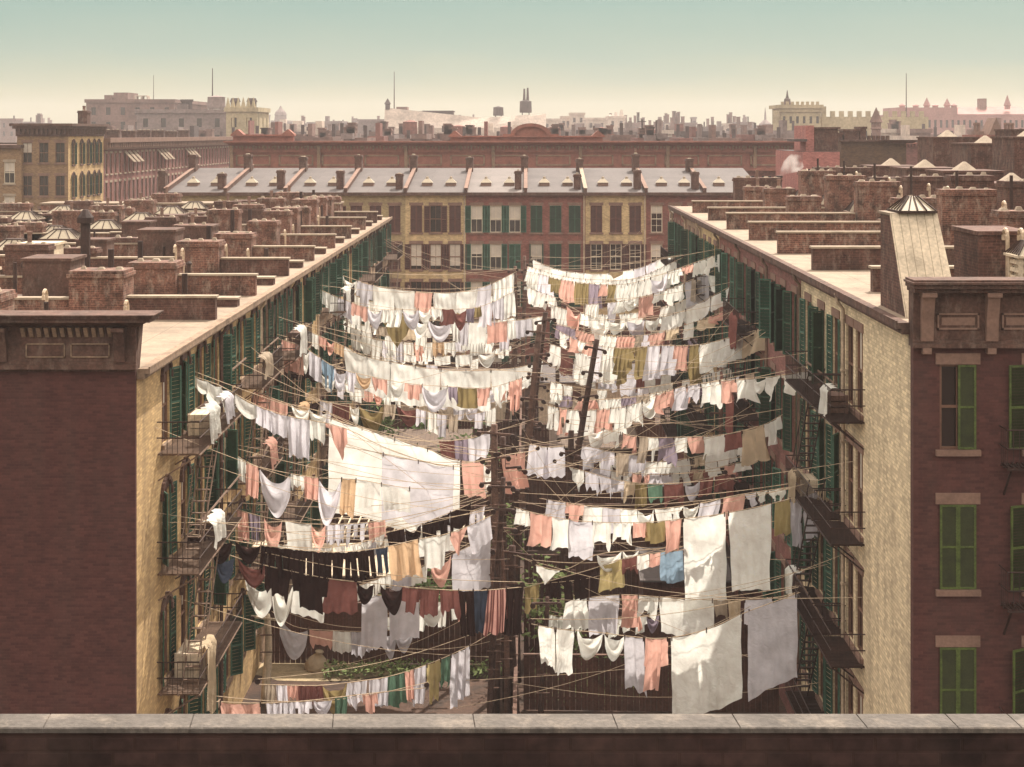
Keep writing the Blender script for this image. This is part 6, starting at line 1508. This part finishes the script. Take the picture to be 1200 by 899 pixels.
    # dark long roofed block
    r, x0, W, D, H = fb('dark_roofed_block', 'dark long block with small stacks at the right end of the centre skyline', 799, 841, 156, 300, 'far_dark', 12, 1)
    for q in (.5, .85): MB().box(W*q, W*q+.8, 2, 4, H, H+1.6).obj('chimney', M['far_dark'], r)
def num(i): return ['', 'first', 'second', 'third', 'fourth', 'fifth', 'sixth', 'seventh', 'eighth', 'ninth', 'tenth', 'eleventh', 'twelfth', 'thirteenth', 'fourteenth', 'fifteenth', 'sixteenth', 'seventeenth', 'eighteenth', 'nineteenth', 'twentieth'][i] if i <= 20 else {2: 'twenty', 3: 'thirty', 4: 'forty', 5: 'fifty', 6: 'sixty'}[i//10]+('-'+['', 'first', 'second', 'third', 'fourth', 'fifth', 'sixth', 'seventh', 'eighth', 'ninth'][i % 10] if i % 10 else 'th')

def steam():
    m = bpy.data.materials.new('steam'); m.use_nodes = True; nt = NT(m)
    out = nt.n('ShaderNodeOutputMaterial'); v = nt.n('ShaderNodeVolumePrincipled'); v.inputs['Color'].default_value = (.95, .92, .88, 1)
    tc = nt.n('ShaderNodeTexCoord'); n = nt.n('ShaderNodeTexNoise'); n.inputs['Scale'].default_value = .9; n.inputs['Detail'].default_value = 4
    nt.l(tc.outputs['Object'], n.inputs['Vector'])
    mr = nt.n('ShaderNodeMapRange'); mr.inputs[1].default_value = .42; mr.inputs[2].default_value = .62; mr.inputs[3].default_value = 0; mr.inputs[4].default_value = 1.1
    nt.l(n.outputs[0], mr.inputs[0]); nt.l(mr.outputs[0], v.inputs['Density']); nt.l(v.outputs[0], out.inputs['Volume'])
    p = at(914, 207, 112)
    o = MB().tube([Vector((0, 0, 0)), Vector((.25, 0, .35)), Vector((.6, 0, .7)), Vector((1.1, 0, 1.0)), Vector((1.6, 0, 1.15))], [.1, .3, .55, .75, .5], 10).obj('steam_plume', m, smooth=True, loc=p)
    import bmesh
    bm = bmesh.new(); bm.from_mesh(o.data); bmesh.ops.recalc_face_normals(bm, faces=bm.faces); bm.to_mesh(o.data); bm.free()
    tag(o, 'white steam puff rising before the red cornice at the right', 'steam', None, 'stuff')
    f = thing('steam_stack', 'short dark stack under the white steam puff', 'chimney', at(913, 222, 112)); f.location = at(913, 222, 112)
    MB().lathe((0, 0, -2.5), [(.2, 0), (.2, 3.3), (.26, 3.35), (.26, 3.5)], 9).obj('stack', M['iron'], f)
def world_cam():
    w = bpy.data.worlds.new('World'); SC.world = w; w.use_nodes = True
    nt = NT(w); out = nt.n('ShaderNodeOutputWorld'); bg = nt.n('ShaderNodeBackground'); bg.inputs[1].default_value = SKY_STR
    sky = nt.n('ShaderNodeTexSky'); sky.sky_type = 'NISHITA'; sky.sun_disc = False
    sky.sun_elevation = SUN_EL; sky.sun_rotation = SUN_AZ; sky.dust_density = 3.0; sky.air_density = 1.0; sky.altitude = 20
    tc = nt.n('ShaderNodeTexCoord'); sp = nt.n('ShaderNodeSeparateXYZ'); nt.l(tc.outputs['Generated'], sp.inputs[0])
    r = nt.n('ShaderNodeValToRGB'); cr = r.color_ramp
    st = [(0.0, (192, 186, 148)), (.022, (180, 182, 150)), (.05, (148, 170, 155)), (.086, (128, 162, 152)), (.2, (206, 204, 190)), (.5, (236, 226, 214))]
    cr.elements[0].position = 0; cr.elements[0].color = lin(st[0][1]); cr.elements[1].position = .5; cr.elements[1].color = lin(st[-1][1])
    for p, c in st[1:-1]: e = cr.elements.new(p); e.color = lin(c)
    ns = nt.n('ShaderNodeTexNoise'); ns.inputs['Scale'].default_value = 9; ns.inputs['Detail'].default_value = 8
    mp = nt.n('ShaderNodeMapping'); mp.inputs['Scale'].default_value = (1, 1, 5); nt.l(tc.outputs['Generated'], mp.inputs[0]); nt.l(mp.outputs[0], ns.inputs[0])
    ma = nt.n('ShaderNodeMath', operation='MULTIPLY_ADD'); ma.inputs[1].default_value = .03; nt.l(ns.outputs[0], ma.inputs[0])
    sb = nt.n('ShaderNodeMath', operation='SUBTRACT'); sb.inputs[1].default_value = .015; nt.l(sp.outputs[2], sb.inputs[0]); nt.l(sb.outputs[0], ma.inputs[2])
    nt.l(ma.outputs[0], r.inputs[0])
    vm = nt.n('ShaderNodeVectorMath', operation='SCALE'); nt.l(r.outputs[0], vm.inputs[0]); vm.inputs['Scale'].default_value = 1/SKY_STR*SKY_LVL
    up = nt.n('ShaderNodeMapRange'); up.inputs[1].default_value = .1; up.inputs[2].default_value = .45; up.inputs[3].default_value = SKY_LVL/SKY_STR; up.inputs[4].default_value = 2.2*SKY_LVL/SKY_STR
    nt.l(sp.outputs[2], up.inputs[0]); nt.l(up.outputs[0], vm.inputs['Scale'])
    c = mixc(nt, .88, sky.outputs[0], vm.outputs[0])
    nt.l(c, bg.inputs[0]); nt.l(bg.outputs[0], out.inputs[0])
    s = bpy.data.lights.new('sun', 'SUN'); s.energy = SUN_E; s.angle = R(.55); s.color = (1.0, .92, .80)
    so = bpy.data.objects.new('sun', s); COL.objects.link(so)
    d = Vector((math.sin(SUN_AZ)*math.cos(SUN_EL), math.cos(SUN_AZ)*math.cos(SUN_EL), math.sin(SUN_EL)))
    so.rotation_euler = d.to_track_quat('Z', 'Y').to_euler(); so.location = (60, 60, 120)
    cam = bpy.data.cameras.new('camera'); co = bpy.data.objects.new('camera', cam); COL.objects.link(co); SC.camera = co
    co.location = (0, 0, EYE); co.rotation_euler = (R(90), 0, 0); cam.sensor_width = 36; cam.lens = F/1200*36
    cam.shift_x = -(VX-600)/1200; cam.shift_y = -(449.5-VY)/1200; cam.clip_start = .1; cam.clip_end = 20000
    v = SC.view_settings; v.view_transform = 'Standard'; v.look = 'None'; v.exposure = EXPO; v.gamma = 1; v.use_curve_mapping = False
    cy = SC.cycles; cy.max_bounces = 6; cy.diffuse_bounces = 3; cy.glossy_bounces = 2; cy.transmission_bounces = 3; cy.transparent_max_bounces = 6; cy.volume_bounces = 1
    cy.use_adaptive_sampling = True; cy.adaptive_threshold = .02; cy.use_denoising = True
    SC.render.use_persistent_data = False
def haze():
    if HAZE <= 0: return
    m = bpy.data.materials.new('haze'); m.use_nodes = True; nt = NT(m)
    out = nt.n('ShaderNodeOutputMaterial'); v = nt.n('ShaderNodeVolumePrincipled'); v.inputs['Color'].default_value = HAZE_C+(1,); v.inputs['Density'].default_value = HAZE; v.inputs['Anisotropy'].default_value = .2
    nt.l(v.outputs[0], out.inputs['Volume'])
    m.cycles.homogeneous_volume = True
    o = MB().box(-1350, 1350, -260, 1480, -1.5, 48).obj('haze', m); tag(o, 'thin smoky city haze', None, None, 'stuff')
SUN_EL = R(54); SUN_AZ = R(24); SKY_STR = .1; SKY_LVL = .80; SUN_E = 4.9; EXPO = .62; HAZE = .0004; HAZE_C = (.84, .78, .78)
mk(); mkc()
M['brick_tan2'] = mat('olive_brown_brick', (150, 122, 92), var=.2, brick=.8, bump=.2, stain=.2)
M['brick_olive2'] = mat('umber_brick', (112, 88, 66), var=.25, brick=.9, bump=.2, stain=.2)
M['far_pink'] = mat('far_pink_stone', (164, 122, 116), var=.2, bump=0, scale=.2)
M['brick_black'] = mat('soot_black_brick', (70, 50, 46), var=.5, brick=.8, bump=.3, stain=.3, scale=1.5)  # darkest brown of the brick tones, for the parapet face
M['coping_near'] = mat('granite_coping', (90, 83, 78), var=.25, scale=3, bump=.5, pale=.3)
world_cam(); ground(); left_row(); right_row(); end_row(); cornice_row(); mid_left(); mid_right(); yards(); near_parapet(); poles(); laundry(); clutter(); person(); skyline(); steam(); haze()
